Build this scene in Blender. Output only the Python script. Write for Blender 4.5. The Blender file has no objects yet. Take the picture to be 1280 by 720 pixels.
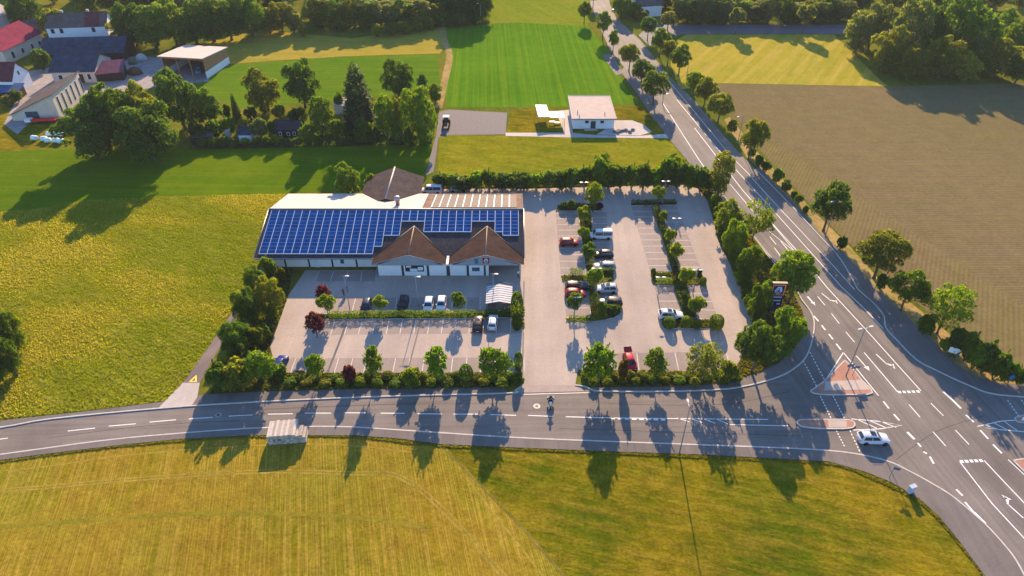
import bpy, math, random
import numpy as np
from mathutils import Vector, Matrix

# ------------------------------------------------------------------ camera, sky, sun
SC = bpy.context.scene
COL = SC.collection
PITCH = math.radians(37.0); FPX = 853.0; CAMH = 80.0     # focal length in pixels of the 1280 px wide photograph
SUN_EL, SUN_AZ = math.radians(22.5), math.radians(3.2)   # azimuth measured from +Y towards +X

cam = bpy.data.cameras.new('camera'); cam.sensor_width = 36.0; cam.lens = 36.0 * FPX / 1280.0
cam.clip_start = 1.0; cam.clip_end = 6000.0
camo = bpy.data.objects.new('camera', cam); COL.objects.link(camo)
camo.location = (0, 0, CAMH); camo.rotation_euler = (math.radians(90) - PITCH, 0, 0)
SC.camera = camo

world = bpy.data.worlds.new('World'); SC.world = world; world.use_nodes = True
wn = world.node_tree.nodes; wn.clear()
sky = wn.new('ShaderNodeTexSky'); sky.sky_type = 'NISHITA'; sky.sun_disc = False
sky.ozone_density = 6.0; sky.dust_density = 0.3; sky.sun_elevation = SUN_EL; sky.sun_rotation = SUN_AZ
bgn = wn.new('ShaderNodeBackground'); bgn.inputs['Strength'].default_value = 0.13
wo = wn.new('ShaderNodeOutputWorld')
world.node_tree.links.new(sky.outputs[0], bgn.inputs[0]); world.node_tree.links.new(bgn.outputs[0], wo.inputs[0])

sl = bpy.data.lights.new('sun', 'SUN'); sl.energy = 5.0; sl.angle = math.radians(0.5); sl.color = (1.0, 0.72, 0.44)
so = bpy.data.objects.new('sun', sl); COL.objects.link(so)
sdir = Vector((math.sin(SUN_AZ) * math.cos(SUN_EL), math.cos(SUN_AZ) * math.cos(SUN_EL), math.sin(SUN_EL)))
so.rotation_euler = sdir.to_track_quat('Z', 'Y').to_euler(); so.location = (0, 150, 200)

SC.view_settings.view_transform = 'Standard'; SC.view_settings.look = 'None'
SC.view_settings.exposure = 1.48; SC.view_settings.gamma = 1.0; SC.view_settings.use_curve_mapping = False
SC.render.engine = 'CYCLES'

# ------------------------------------------------------------------ plan: survey the flat ground from the photograph
_s, _c = math.sin(PITCH), math.cos(PITCH)
def G(x, y, z=0.0):
    v = (y - 360) / FPX; u = (x - 640) / FPX
    t = (CAMH - z) / (_s + v * _c)
    return (u * t, t * (_c - v * _s))
def G3(x, y, z=0.0):
    a = G(x, y, z); return Vector((a[0], a[1], z))
def height_at(Y, yt):
    v = (yt - 360) / FPX
    return CAMH + (-Y * _s - v * Y * _c) / (_c - v * _s)
def mpp(Y, Z):                       # metres per photograph pixel at a place
    return (Y * _c - (Z - CAMH) * _s) / FPX

R = random.Random(7)
ORD = ['first', 'second', 'third', 'fourth', 'fifth', 'sixth', 'seventh', 'eighth', 'ninth', 'tenth', 'eleventh', 'twelfth',
       'thirteenth', 'fourteenth', 'fifteenth', 'sixteenth', 'seventeenth', 'eighteenth', 'nineteenth', 'twentieth',
       'twenty-first', 'twenty-second', 'twenty-third', 'twenty-fourth', 'twenty-fifth', 'twenty-sixth', 'twenty-seventh',
       'twenty-eighth', 'twenty-ninth', 'thirtieth']

# ------------------------------------------------------------------ mesh helpers
class MB:
    def __init__(s): s.v = []; s.f = []; s.m = []; s.sm = []
    def add(s, vs, fs, mi=0, smooth=False):
        o = len(s.v); s.v += [tuple(p) for p in vs]
        for f in fs: s.f.append([i + o for i in f]); s.m.append(mi); s.sm.append(smooth)
        return s
    def box(s, x0, x1, y0, y1, z0, z1, mi=0):
        return s.add([(x0,y0,z0),(x1,y0,z0),(x1,y1,z0),(x0,y1,z0),(x0,y0,z1),(x1,y0,z1),(x1,y1,z1),(x0,y1,z1)],
              [(3,2,1,0),(4,5,6,7),(0,1,5,4),(1,2,6,5),(2,3,7,6),(3,0,4,7)], mi)
    def hexa(s, p, mi=0):           # 8 corners: bottom ring, top ring
        return s.add(p, [(3,2,1,0),(4,5,6,7),(0,1,5,4),(1,2,6,5),(2,3,7,6),(3,0,4,7)], mi)
    def slab(s, quad, t, mi=0):     # quad thickened along its own normal, downwards
        q = [Vector(p) for p in quad]; n = (q[1]-q[0]).cross(q[2]-q[0]).normalized()
        if n.z < 0: q = [q[0], q[3], q[2], q[1]] if len(q) == 4 else [q[0], q[2], q[1]]; n = -n
        k = len(q); b = [p - n * t for p in q]
        fs = [tuple(range(k)), tuple(range(2*k-1, k-1, -1))] + [(i, i+k, (i+1) % k + k, (i+1) % k) for i in range(k)]
        return s.add(q + b, fs, mi)
    def poly(s, pts, mi=0): return s.add(pts, [tuple(range(len(pts)))], mi)
    def prism(s, pts, z0, z1, mi=0):
        k = len(pts)
        a = sum(pts[i][0]*pts[(i+1)%k][1]-pts[(i+1)%k][0]*pts[i][1] for i in range(k))
        if a < 0: pts = pts[::-1]
        vs = [(p[0],p[1],z0) for p in pts] + [(p[0],p[1],z1) for p in pts]
        return s.add(vs, [tuple(range(k-1,-1,-1)), tuple(range(k,2*k))] + [(i,(i+1)%k,(i+1)%k+k,i+k) for i in range(k)], mi)
    def tube(s, path, radii, n=6, mi=0, caps=True, smooth=True):
        P = [Vector(p) for p in path]; vs = []; fs = []
        for i, p in enumerate(P):
            d = (P[min(i+1,len(P)-1)] - P[max(i-1,0)]).normalized()
            a = d.orthogonal().normalized() if abs(d.z) < .95 else Vector((1,0,0))
            a = (a - d * a.dot(d)).normalized(); b = d.cross(a)
            r = radii[i] if hasattr(radii, '__len__') else radii
            for k in range(n):
                t = 2*math.pi*k/n; vs.append(p + a*math.cos(t)*r + b*math.sin(t)*r)
        for i in range(len(P)-1):
            for k in range(n): fs.append((i*n+k, i*n+(k+1)%n, (i+1)*n+(k+1)%n, (i+1)*n+k))
        if caps: fs += [tuple(range(n-1,-1,-1)), tuple(range((len(P)-1)*n, len(P)*n))]
        return s.add(vs, fs, mi, smooth)
    def lathe(s, prof, n=12, mi=0, M=None, smooth=True):   # profile of (r, z)
        vs = []; fs = []
        for r, z in prof:
            for k in range(n):
                t = 2*math.pi*k/n; p = Vector((r*math.cos(t), r*math.sin(t), z)); vs.append(M @ p if M else p)
        for i in range(len(prof)-1):
            for k in range(n): fs.append((i*n+k, i*n+(k+1)%n, (i+1)*n+(k+1)%n, (i+1)*n+k))
        fs += [tuple(range(n-1,-1,-1)), tuple(range((len(prof)-1)*n, len(prof)*n))]
        return s.add(vs, fs, mi, smooth)
    def loft(s, rings, mi=0, smooth=False, caps=True):
        n = len(rings[0]); vs = [p for r in rings for p in r]; fs = []
        for i in range(len(rings)-1):
            for k in range(n): fs.append((i*n+k, i*n+(k+1)%n, (i+1)*n+(k+1)%n, (i+1)*n+k))
        if caps: fs += [tuple(range(n-1,-1,-1)), tuple(range((len(rings)-1)*n, len(rings)*n))]
        return s.add(vs, fs, mi, smooth)
    def mesh(s, name, mats):
        me = bpy.data.meshes.new(name); me.from_pydata(s.v, [], s.f)
        for m in (mats if isinstance(mats, (list, tuple)) else [mats]): me.materials.append(m)
        me.polygons.foreach_set('material_index', s.m); me.polygons.foreach_set('use_smooth', s.sm); me.update()
        return me
    def build(s, name, mats, parent=None, **k): return place(name, s.mesh(name, mats), parent, **k)

def place(name, me, parent=None, loc=None, rz=None, scale=None, color=None):
    o = bpy.data.objects.new(name, me); COL.objects.link(o)
    if parent is not None: o.parent = parent
    if loc is not None: o.location = loc
    if rz is not None: o.rotation_euler = (0, 0, rz)
    if scale is not None: o.scale = scale
    if color is not None: o.color = (color[0], color[1], color[2], 1)
    return o
def tag(o, label=None, cat=None, group=None, kind=None):
    if label: o['label'] = label
    if cat: o['category'] = cat
    if group: o['group'] = group
    if kind: o['kind'] = kind
    return o
def thing(name, label, cat, loc=(0,0,0), rz=0.0, group=None):
    o = bpy.data.objects.new(name, None); COL.objects.link(o); o.empty_display_size = .3
    o.location = loc; o.rotation_euler = (0, 0, rz)
    return tag(o, label, cat, group)
KIDS = {}
def copy_thing(root, loc, rz=0.0, label=None, group=None, scale=None, color=None):
    if not KIDS:
        pass
    def rec(o, par):
        c = o.copy(); COL.objects.link(c); c.parent = par
        if color is not None and c.type == 'MESH': c.color = (*color, 1)
        for ch in o.children: rec(ch, c)
        return c
    r = rec(root, None); r.location = loc; r.rotation_euler = (0, 0, rz)
    if scale: r.scale = scale
    if label: r['label'] = label
    if group: r['group'] = group
    return r

# ------------------------------------------------------------------ materials
def _nt(name):
    m = bpy.data.materials.new(name); m.use_nodes = True; nt = m.node_tree
    return m, nt, nt.nodes['Principled BSDF'], nt.nodes['Material Output']
def _noise(nt, vec, scale, detail=3.0, rough=.55):
    n = nt.nodes.new('ShaderNodeTexNoise'); n.inputs['Scale'].default_value = scale
    n.inputs['Detail'].default_value = detail; n.inputs['Roughness'].default_value = rough
    nt.links.new(vec, n.inputs['Vector']); return n.outputs['Fac']
def _range(nt, val, a, b, c, d):
    r = nt.nodes.new('ShaderNodeMapRange'); nt.links.new(val, r.inputs[0])
    for i, x in enumerate((a, b, c, d)): r.inputs[i+1].default_value = x
    return r.outputs[0]
def _mix(nt, fac, a, b, mode='MIX'):
    n = nt.nodes.new('ShaderNodeMix'); n.data_type = 'RGBA'; n.blend_type = mode
    for sock, val in ((n.inputs[0], fac), (n.inputs[6], a), (n.inputs[7], b)):
        if isinstance(val, (int, float)): sock.default_value = val
        elif isinstance(val, (tuple, list)): sock.default_value = (*val[:3], 1)
        else: nt.links.new(val, sock)
    return n.outputs[2]
def _math(nt, op, a, b=0.0):
    n = nt.nodes.new('ShaderNodeMath'); n.operation = op
    for i, val in enumerate((a, b)):
        if isinstance(val, (int, float)): n.inputs[i].default_value = val
        else: nt.links.new(val, n.inputs[i])
    return n.outputs[0]
def _pos(nt): return nt.nodes.new('ShaderNodeNewGeometry').outputs['Position']
def _map(nt, vec, ang, sx, sy):
    r = nt.nodes.new('ShaderNodeVectorRotate'); r.rotation_type = 'Z_AXIS'; r.inputs['Angle'].default_value = ang
    nt.links.new(vec, r.inputs['Vector'])
    m = nt.nodes.new('ShaderNodeVectorMath'); m.operation = 'MULTIPLY'; m.inputs[1].default_value = (sx, sy, 1)
    nt.links.new(r.outputs[0], m.inputs[0]); return m.outputs[0]
def _bump(nt, h, strength, dist, bsdf):
    b = nt.nodes.new('ShaderNodeBump'); b.inputs['Strength'].default_value = strength; b.inputs['Distance'].default_value = dist
    nt.links.new(h, b.inputs['Height']); nt.links.new(b.outputs[0], bsdf.inputs['Normal'])
def _bright(nt, col, fac):           # multiply colour by a scalar socket
    n = nt.nodes.new('ShaderNodeVectorMath'); n.operation = 'SCALE'; nt.links.new(col, n.inputs[0]); nt.links.new(fac, n.inputs['Scale'])
    return n.outputs[0]

def plain(name, col, rough=.7, var=.18, scale=1.2, metal=0.0, spec=.22, obj=False, bump=0.0):
    m, nt, b, o = _nt(name)
    vec = nt.nodes.new('ShaderNodeTexCoord').outputs['Object'] if obj else _pos(nt)
    f = _range(nt, _noise(nt, vec, scale, 5.0, .65), .25, .75, 1-var, 1+var)
    rgb = nt.nodes.new('ShaderNodeRGB'); rgb.outputs[0].default_value = (*col, 1)
    nt.links.new(_bright(nt, rgb.outputs[0], f), b.inputs['Base Color'])
    b.inputs['Roughness'].default_value = rough; b.inputs['Metallic'].default_value = metal
    b.inputs['Specular IOR Level'].default_value = spec
    if bump: _bump(nt, _noise(nt, vec, scale*6, 4.0), .5, bump, b)
    return m

def asphalt(name, col, patch=.22, ang=0.0):
    m, nt, b, o = _nt(name); p = _pos(nt)
    big = _range(nt, _noise(nt, p, .09, 3.0), .3, .7, 1-patch, 1+patch)
    streak = _range(nt, _noise(nt, _map(nt, p, ang, 1.1, .035), 1.0, 3.0), .3, .7, 1-patch*.8, 1+patch*.8)
    fine = _range(nt, _noise(nt, p, 9.0, 3.0), .2, .8, .82, 1.18)
    stain = _range(nt, _noise(nt, p, .55, 4.0, .7), .62, .75, 1.0, .78)
    rgb = nt.nodes.new('ShaderNodeRGB'); rgb.outputs[0].default_value = (*col, 1)
    k = _math(nt, 'MULTIPLY', _math(nt, 'MULTIPLY', big, streak), _math(nt, 'MULTIPLY', fine, stain))
    nt.links.new(_bright(nt, rgb.outputs[0], k), b.inputs['Base Color'])
    b.inputs['Roughness'].default_value = .85; b.inputs['Specular IOR Level'].default_value = .12
    _bump(nt, _noise(nt, p, 14.0, 2.0), .25, .02, b)
    return m

def paving(name, col, joint=.10, block=(.24, .16), patch=.12):
    m, nt, b, o = _nt(name); p = _pos(nt)
    br = nt.nodes.new('ShaderNodeTexBrick'); nt.links.new(p, br.inputs['Vector']); br.inputs['Scale'].default_value = 1.0
    br.inputs['Brick Width'].default_value = block[0]; br.inputs['Row Height'].default_value = block[1]
    br.inputs['Mortar Size'].default_value = .006
    br.inputs['Color1'].default_value = (1,1,1,1); br.inputs['Color2'].default_value = (.94,.94,.94,1)
    br.inputs['Mortar'].default_value = (1-joint*3,)*3 + (1,)
    big = _range(nt, _noise(nt, p, .07, 4.0), .3, .7, 1-patch, 1+patch)
    fine = _range(nt, _noise(nt, p, 2.2, 5.0, .7), .25, .75, .9, 1.1)
    stain = _range(nt, _noise(nt, p, .30, 6.0, .78), .56, .72, 1.0, .80)
    lane = _range(nt, _noise(nt, _map(nt, p, 0.02, .45, .03), 1.0, 4.0, .6), .35, .65, .93, 1.05); fine = _math(nt, 'MULTIPLY', fine, lane)
    k = _math(nt, 'MULTIPLY', _math(nt, 'MULTIPLY', big, fine), stain)
    rgb = nt.nodes.new('ShaderNodeRGB'); rgb.outputs[0].default_value = (*col, 1)
    nt.links.new(_bright(nt, _mix(nt, 1.0, rgb.outputs[0], br.outputs['Color'], 'MULTIPLY'), k), b.inputs['Base Color'])
    b.inputs['Roughness'].default_value = .9; b.inputs['Specular IOR Level'].default_value = .08
    return m

def field(name, c1, c2, c3, ang=0.0, w=.7, length=30.0, stripe=.5, patch=.035, fine=1.4, bump=.12, fvar=.3, wave=None):
    """c1/c2 large patches, c3 stripes running along direction ang (0 = along +Y)"""
    m, nt, b, o = _nt(name); p = _pos(nt)
    pa = _range(nt, _noise(nt, p, patch, 4.0, .6), .38, .62, 0.0, 1.0)
    col = _mix(nt, pa, c1, c2)
    st = _range(nt, _noise(nt, _map(nt, p, -ang, 1.0/w, 1.0/length), 1.0, 3.0, .6), .42, .66, 0.0, stripe)
    col = _mix(nt, st, col, c3)
    if wave:                          # regular rows: spacing, strength
        wv = nt.nodes.new('ShaderNodeTexWave'); wv.wave_type = 'BANDS'; wv.bands_direction = 'X'
        wv.inputs['Scale'].default_value = 1.0; wv.inputs['Distortion'].default_value = .25; wv.inputs['Detail'].default_value = 2
        wv.inputs['Detail Scale'].default_value = .5
        nt.links.new(_map(nt, p, -ang, .314/wave[0], .05), wv.inputs['Vector'])
        col = _bright(nt, col, _range(nt, wv.outputs['Fac'], 0, 1, 1-wave[1], 1+wave[1]))
    fn = _noise(nt, p, fine, 6.0, .72)
    big = _range(nt, _noise(nt, p, patch*.5, 5.0, .7), .3, .7, 1-fvar*.5, 1+fvar*.5)
    mid = _noise(nt, p, fine*.22, 4.0, .65)
    k = _math(nt, 'MULTIPLY', _range(nt, fn, .25, .75, 1-fvar, 1+fvar), _range(nt, mid, .25, .75, 1-fvar*.6, 1+fvar*.6)); k = _math(nt, 'MULTIPLY', k, big)
    nt.links.new(_bright(nt, col, k), b.inputs['Base Color'])
    b.inputs['Roughness'].default_value = 1.0; b.inputs['Specular IOR Level'].default_value = .0
    if bump: _bump(nt, _math(nt, 'ADD', fn, _math(nt, 'MULTIPLY', st, .5)), .8, bump, b)
    return m

def leaf_material(name, trans=.52, lo=.60, hi=1.40):
    m, nt, b, o = _nt(name)
    oi = nt.nodes.new('ShaderNodeObjectInfo'); geo = nt.nodes.new('ShaderNodeNewGeometry')
    f = _range(nt, geo.outputs['Random Per Island'], 0, 1, lo, hi)
    k = _math(nt, 'MULTIPLY', f, _range(nt, oi.outputs['Random'], 0, 1, .86, 1.14))
    col = _bright(nt, oi.outputs['Color'], k)
    h = nt.nodes.new('ShaderNodeHueSaturation'); nt.links.new(col, h.inputs['Color'])
    nt.links.new(_range(nt, geo.outputs['Random Per Island'], 0, 1, .515, .485), h.inputs['Hue'])
    nt.links.new(h.outputs[0], b.inputs['Base Color']); b.inputs['Roughness'].default_value = .6; b.inputs['Specular IOR Level'].default_value = .2
    t = nt.nodes.new('ShaderNodeBsdfTranslucent'); nt.links.new(_mix(nt, 1.0, h.outputs[0], (2.2, 2.1, .4), 'MULTIPLY'), t.inputs['Color'])
    mx = nt.nodes.new('ShaderNodeMixShader'); mx.inputs[0].default_value = trans
    nt.links.new(b.outputs[0], mx.inputs[1]); nt.links.new(t.outputs[0], mx.inputs[2]); nt.links.new(mx.outputs[0], o.inputs['Surface'])
    return m

def paint_material(name):
    m, nt, b, o = _nt(name); oi = nt.nodes.new('ShaderNodeObjectInfo')
    nt.links.new(oi.outputs['Color'], b.inputs['Base Color'])
    b.inputs['Roughness'].default_value = .35; b.inputs['Specular IOR Level'].default_value = .12; b.inputs['Coat Weight'].default_value = .04
    b.inputs['Coat Roughness'].default_value = .08
    return m

LEAF = leaf_material('leaves'); BLADE = leaf_material('grass_blades', .40, .84, 1.16); PAINT = paint_material('car_paint')
BARK = plain('bark', (.10, .075, .055), .9, .3, 3.0, bump=.02)
WHITE = plain('white_paint', (.74, .73, .71), .6, .08, 2.0)
MARK = plain('road_marking_paint', (.72, .70, .66), .7, .22, 5.0)
GLASS = plain('dark_glass', (.015, .022, .03), .12, .2, 1.0, spec=.6)
METAL = plain('galvanised_steel', (.27, .28, .29), .45, .12, 2.0, metal=.6)
DKMETAL = plain('dark_grey_metal', (.06, .065, .07), .5, .15, 2.0, metal=.3)
BLACK = plain('black_rubber', (.015, .015, .016), .85, .2, 4.0)
KERB = plain('kerb_concrete', (.46, .42, .38), .85, .2, 1.5)
# ------------------------------------------------------------------ ground and fields
def PX(*pts): return [G(x, y) for x, y in pts]
def sheet(name, pts, z, mat, parent=None, thick=0.0):
    """flat sheet (or a slab of given thickness with its top at z) over a plan polygon"""
    m = MB()
    if thick: m.prism(pts, z - thick, z)
    else:
        k = len(pts); a = sum(pts[i][0]*pts[(i+1)%k][1]-pts[(i+1)%k][0]*pts[i][1] for i in range(k))
        if a < 0: pts = pts[::-1]
        m.poly([(p[0], p[1], z) for p in pts])
    o = m.build(name, mat, parent)
    if parent is None: o['kind'] = 'structure'
    return o
def smooth_path(pts, n=6):
    P = [Vector((p[0], p[1])) for p in pts]; out = []
    for i in range(len(P)-1):
        a, b, c, d = P[max(i-1,0)], P[i], P[i+1], P[min(i+2,len(P)-1)]
        for k in range(n):
            t = k/n; out.append(.5*((2*b)+(c-a)*t+(2*a-5*b+4*c-d)*t*t+(3*b-a-3*c+d)*t**3))
    return [tuple(p) for p in out] + [tuple(P[-1])]
def ribbon(name, pts, w, z, mat, parent=None, h=0.0):
    """strip of width w along a plan path; h > 0 makes it a solid bar with its top at z"""
    P = [Vector((p[0], p[1])) for p in pts]; L = []; Rr = []
    for i, p in enumerate(P):
        d = (P[min(i+1,len(P)-1)] - P[max(i-1,0)]).normalized(); n = Vector((-d.y, d.x)) * w/2
        L.append(p+n); Rr.append(p-n)
    m = MB(); k = len(P)
    vs = [(p.x,p.y,z) for p in L] + [(p.x,p.y,z) for p in Rr]
    fs = [(i+k, i+1+k, i+1, i) for i in range(k-1)]
    if h:
        vs += [(p.x,p.y,z-h) for p in L] + [(p.x,p.y,z-h) for p in Rr]
        fs += [(i, i+1, i+1+2*k, i+2*k) for i in range(k-1)] + [(i+1+k, i+k, i+3*k, i+1+3*k) for i in range(k-1)]
        fs += [(0, 2*k, 3*k, k), (k-1, 2*k-1, 4*k-1, 3*k-1)]
    m.add(vs, fs); o = m.build(name, mat, parent)
    if parent is None: o['kind'] = 'structure'
    return o
def inside(pts, X, Y):
    x = np.asarray(X); y = np.asarray(Y); r = np.zeros(x.shape, bool); j = len(pts)-1
    for i in range(len(pts)):
        xi, yi = pts[i]; xj, yj = pts[j]
        c = ((yi > y) != (yj > y)) & (x < (xj-xi)*(y-yi)/((yj-yi) or 1e-9)+xi)
        r ^= c; j = i
    return r

GRASS = field('rough_grass', (.085,.115,.010), (.13,.13,.014), (.17,.14,.025), .3, 1.2, 12, .4, .03, 1.0, .15)
MEADOW = field('meadow_grass', (.205,.200,.007), (.120,.155,.004), (.29,.24,.040), 1.1, 1.6, 6, .6, .022, .9, .75, .34)
MOWN = field('mown_meadow', (.055,.115,.002), (.080,.132,.002), (.15,.16,.006), math.radians(88), 1.3, 60, .45, .03, 1.3, .08, .18)
STUBBLE = field('cut_hay_meadow', (.225,.150,.010), (.140,.132,.006), (.36,.235,.045), math.radians(14), .22, 22, .6, .06, 2.2, .12, .42)
LAWN = field('cut_lawn', (.070,.095,.002), (.145,.115,.004), (.22,.15,.015), math.radians(75), 1.2, 7, .6, .07, 2.0, .15, .46)
CORN = field('green_crop', (.058,.150,.004), (.075,.17,.006), (.14,.20,.010), math.radians(2), .8, 90, .6, .02, 1.5, .10, .18, wave=(3.0, .05))
STRIP = field('green_strip', (.065,.14,.005), (.08,.15,.006), (.15,.18,.012), math.radians(88), 2.0, 90, .5, .02, 1.3, .08, .15)
YELLOW = field('dry_hay_strip', (.27,.215,.028), (.21,.19,.022), (.34,.26,.05), math.radians(86), 1.8, 70, .5, .03, 1.0, .08, .18)
GOLD = field('golden_field', (.30,.25,.025), (.22,.21,.02), (.37,.28,.06), math.radians(-32), 2.2, 60, .65, .02, 1.0, .08, .18)
BROWN = field('young_maize_field', (.165,.122,.062), (.14,.110,.05), (.14,.125,.04), math.radians(90), 1.5, 60, .5, .025, 1.1, .10, .2, wave=(.85, .08))
BROWN2 = field('maize_headland', (.165,.124,.058), (.145,.118,.045), (.145,.13,.035), math.radians(-30), 1.5, 60, .4, .03, 1.1, .10, .2, wave=(.85, .09))
FARMEAD = field('far_meadow', (.15,.185,.010), (.12,.165,.008), (.21,.2,.02), .4, 3, 30, .4, .015, .6, .1, .2)
DRY = field('dry_verge', (.33,.22,.085), (.20,.165,.04), (.38,.26,.12), .5, 1.0, 6, .5, .08, 1.6, .08, .35)
SOIL = field('planting_bed_soil', (.085,.075,.03), (.11,.09,.035), (.06,.06,.02), .3, .6, 3, .5, .15, 2.0, .1, .35)
GRAVEL = plain('gravel', (.125, .11, .115), .9, .3, 2.2, bump=.05)
YARD = plain('farmyard_gravel', (.24, .215, .21), .9, .28, .5, bump=.05)
ASPH = asphalt('road_asphalt', (.160, .138, .122), .20, math.radians(88))
ASPH2 = asphalt('main_road_asphalt', (.156, .136, .121), .20, math.radians(-9))
PATHM = asphalt('footpath_asphalt', (.138, .121, .110), .14)
PATHD = plain('tar', (.06,.055,.055), .8, .3, 2.0)
DRIVE = paving('car_park_paving', (.385, .318, .266))
BAY = paving('bay_paving', (.285, .236, .205))
ISLE = paving('red_island_paving', (.37, .20, .14), .12, (.2, .1))
ISLE2 = paving('pale_island_paving', (.42, .35, .30), .12, (.3, .3))
PALE = paving('pale_path_paving', (.45, .40, .36), .1, (.4, .4))

g = sheet('ground', [(-1500,-200),(1500,-200),(1500,3000),(-1500,3000)], 0.0, GRASS)

MEADOW_P = PX((-140,300),(-60,270),(40,262),(110,250),(200,246),(330,243),(357,243),(331,321),(262,432),(214,500),(130,511),(0,524),(-120,548),(-160,420))
sheet('meadow', MEADOW_P, .02, MEADOW)
sheet('mown_field', PX((-160,200),(60,186),(200,188),(300,180),(420,174),(536,172),(545,200),(536,225),(450,236),(357,243),(330,243),(200,246),(110,250),(40,262),(-60,270),(-140,300)), .016, MOWN)
HAY_P = PX((-200,605),(0,577),(62,568.5),(150,558),(225,550.5),(320,545),(445,546),(500,550),(553,557),(600,606),(660,668),(720,740),(-260,760))
sheet('hay_field', HAY_P, .02, STUBBLE)
LAWN_P = PX((553,557),(640,560),(790,567),(880,570),(960,574),(1035,578.5),(1080,591),(1115,605),(1150,626),(1172,646),(1197,676),(1240,740),(720,740),(660,668),(600,606))
sheet('grass_field', LAWN_P, .024, LAWN)
sheet('crop_field', PX((556,35),(648,28),(735,33),(760,62),(775,95),(795,130),(700,134),(558,134)), .02, CORN)
sheet('far_meadow', PX((612,30),(608,-25),(735,-25),(738,20),(735,33),(648,28)), .016, FARMEAD)
sheet('hay_strip', PX((258,82),(262,50),(330,38),(440,48),(552,33),(555,60),(550,67),(440,70),(340,76)), .02, YELLOW)
sheet('green_strip', PX((258,84),(340,77),(440,71),(548,68),(550,112),(440,125),(300,135),(240,110)), .016, STRIP)
sheet('golden_field', PX((850,112),(838,80),(842,52),(858,43),(1042,43),(1060,60),(1100,100),(1110,108),(900,104)), .02, GOLD)
sheet('maize_field', PX((880,112),(900,104.6),(1110,108.6),(1150,107),(1330,103),(1460,240),(1500,480),(1290,478),(1262,455),(1215,400),(1130,310),(1010,230),(925,150)), .012, BROWN)
sheet('maize_headland', PX((935,152),(1020,212),(1130,283),(1250,365),(1420,470),(1290,478),(1230,443),(1200,425),(1130,365),(1062,305),(1018,262),(985,225),(948,186),(908,140)), .022, BROWN2)
sheet('meadow_plot', PX((548,222),(549,172),(555,169),(845,172),(858,195),(860,212)), .02, field('plot_grass', (.165,.165,.006), (.115,.135,.004), (.24,.20,.02), 1.2, 2.5, 10, .5, .05, .8, .2, .32))
sheet('house_lawn', PX((632,166),(640,136),(700,133),(800,132),(838,165),(800,167),(768,150),(712,166)), .014, LAWN)
sheet('farm_lawn', PX((-80,230),(-60,120),(15,110),(30,135),(75,150),(100,175),(60,186)), .012, LAWN)
sheet('gravel_yard', PX((549,140),(560,137),(634,141),(632,168),(560,169),(548,172),(542,215),(531,220),(545,170)), .03, GRAVEL)
sheet('farmyard', PX((20,125),(5,155),(22,168),(40,150),(70,128),(140,118),(200,108),(262,102),(255,75),(170,70),(120,75),(30,90)), .02, YARD)
sheet('roadside_gravel', PX((752,68),(766,68),(779,92),(770,94)), .03, GRAVEL)
# tall dry margin along the main road and between the foreground fields
sheet('dry_verge', PX((905,150),(935,199),(985,246),(1025,291),(1055,316.5),(1095,361),(1127,391),(1160,419),(1192,455),(1219,472),(1246,479),(1300,484),(1300,476),(1250,466),(1222,448),(1180,412),(1140,380),(1100,350),(1062,308),(1033,280),(990,236),(945,188),(912,146)), .034, DRY)
ribbon('field_margin', smooth_path(PX((553,557),(600,606),(660,668),(735,755))), .45, .036, field('margin_grass', (.16,.13,.02), (.10,.10,.008), (.22,.16,.04), .7, .5, 3, .6, .3, 2.5, .1, .4))
ribbon('field_path', smooth_path(PX((548,135),(556,100),(562,70),(556,52),(552,30))), 2.4, .034, DRY)
for i, pts in enumerate([((-40,622),(0,612),(60,607),(160,598),(320,588),(440,590),(500,594),(560,640),(650,740)), ((-40,625.5),(0,615.5),(60,610.5),(160,601.5),(320,591.5),(440,593.5),(497,597.5),(556,643),(645,742)), ((-10,590),(60,583),(160,569),(300,558),(420,556),(520,566)), ((578,592),(620,645),(690,735)), ((-20,660),(120,650),(260,642),(420,645),(540,660))]):
    ribbon('mowing_track', smooth_path(PX(*pts)), .28 if i < 4 else .6, .030+.001*i, field('mowing_track_%d' % i, *(((.29,.205,.035), (.19,.16,.018), (.34,.24,.06)) if i < 4 else ((.16,.15,.012), (.20,.155,.016), (.19,.16,.02))), .2, .5, 5, .5, .25, 1.8, .08, .35))

# ------------------------------------------------------------------ roads, footpaths, kerbs
SOUTH_EDGE = [(-120,585),(0,569),(125,552),(200,544.5),(317,536),(420,534),(495,538),(640,547.5),(772,553),(960,560),(1035,564),(1075,569),(1110,577.5),(1135,589),(1160,602.5),(1185,617.5),(1200,629),(1230,655),(1255,682),(1270,702),(1285,730)]
SOUTH_PATH = [(-120,592),(0,576),(62,567.5),(150,557),(225,549.5),(320,544.5),(445,545),(500,549),(552,556),(640,560),(790,566),(880,569),(960,573.5),(1035,577.5),(1080,590),(1115,604),(1150,625),(1172,645),(1197,675),(1245,740)]
NORTH_KERB = [(-120,549),(0,535),(65,524),(200,511),(320,503),(480,496),(634,492)]
EAST_KERB = [(740,487.5),(752,489.5),(815,490),(890,488),(927,484),(960,476),(985,466),(1005,450),(1014,430),(1017.5,407),(1014,392),(1002,375),(992,358),(975,335),(955,312),(938,290),(912,254)]
NORTH_PATH = [(-120,538),(0,527),(100,516),(205,503),(255,494),(330,490),(450,487),(560,486),(632,484.5),(650,483)]
side = sheet('side_road', PX(*(NORTH_KERB + [(642,489),(652,483),(719,482.5),(730,484.5)] + EAST_KERB[:7] + [(1060,500),(1120,545)] + SOUTH_EDGE[:13][::-1])), .06, ASPH)
RK = [(1072,362),(1102,391),(1107,410),(1122,427),(1145,450),(1171,464),(1210,482),(1247,494),(1330,499)]
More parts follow.
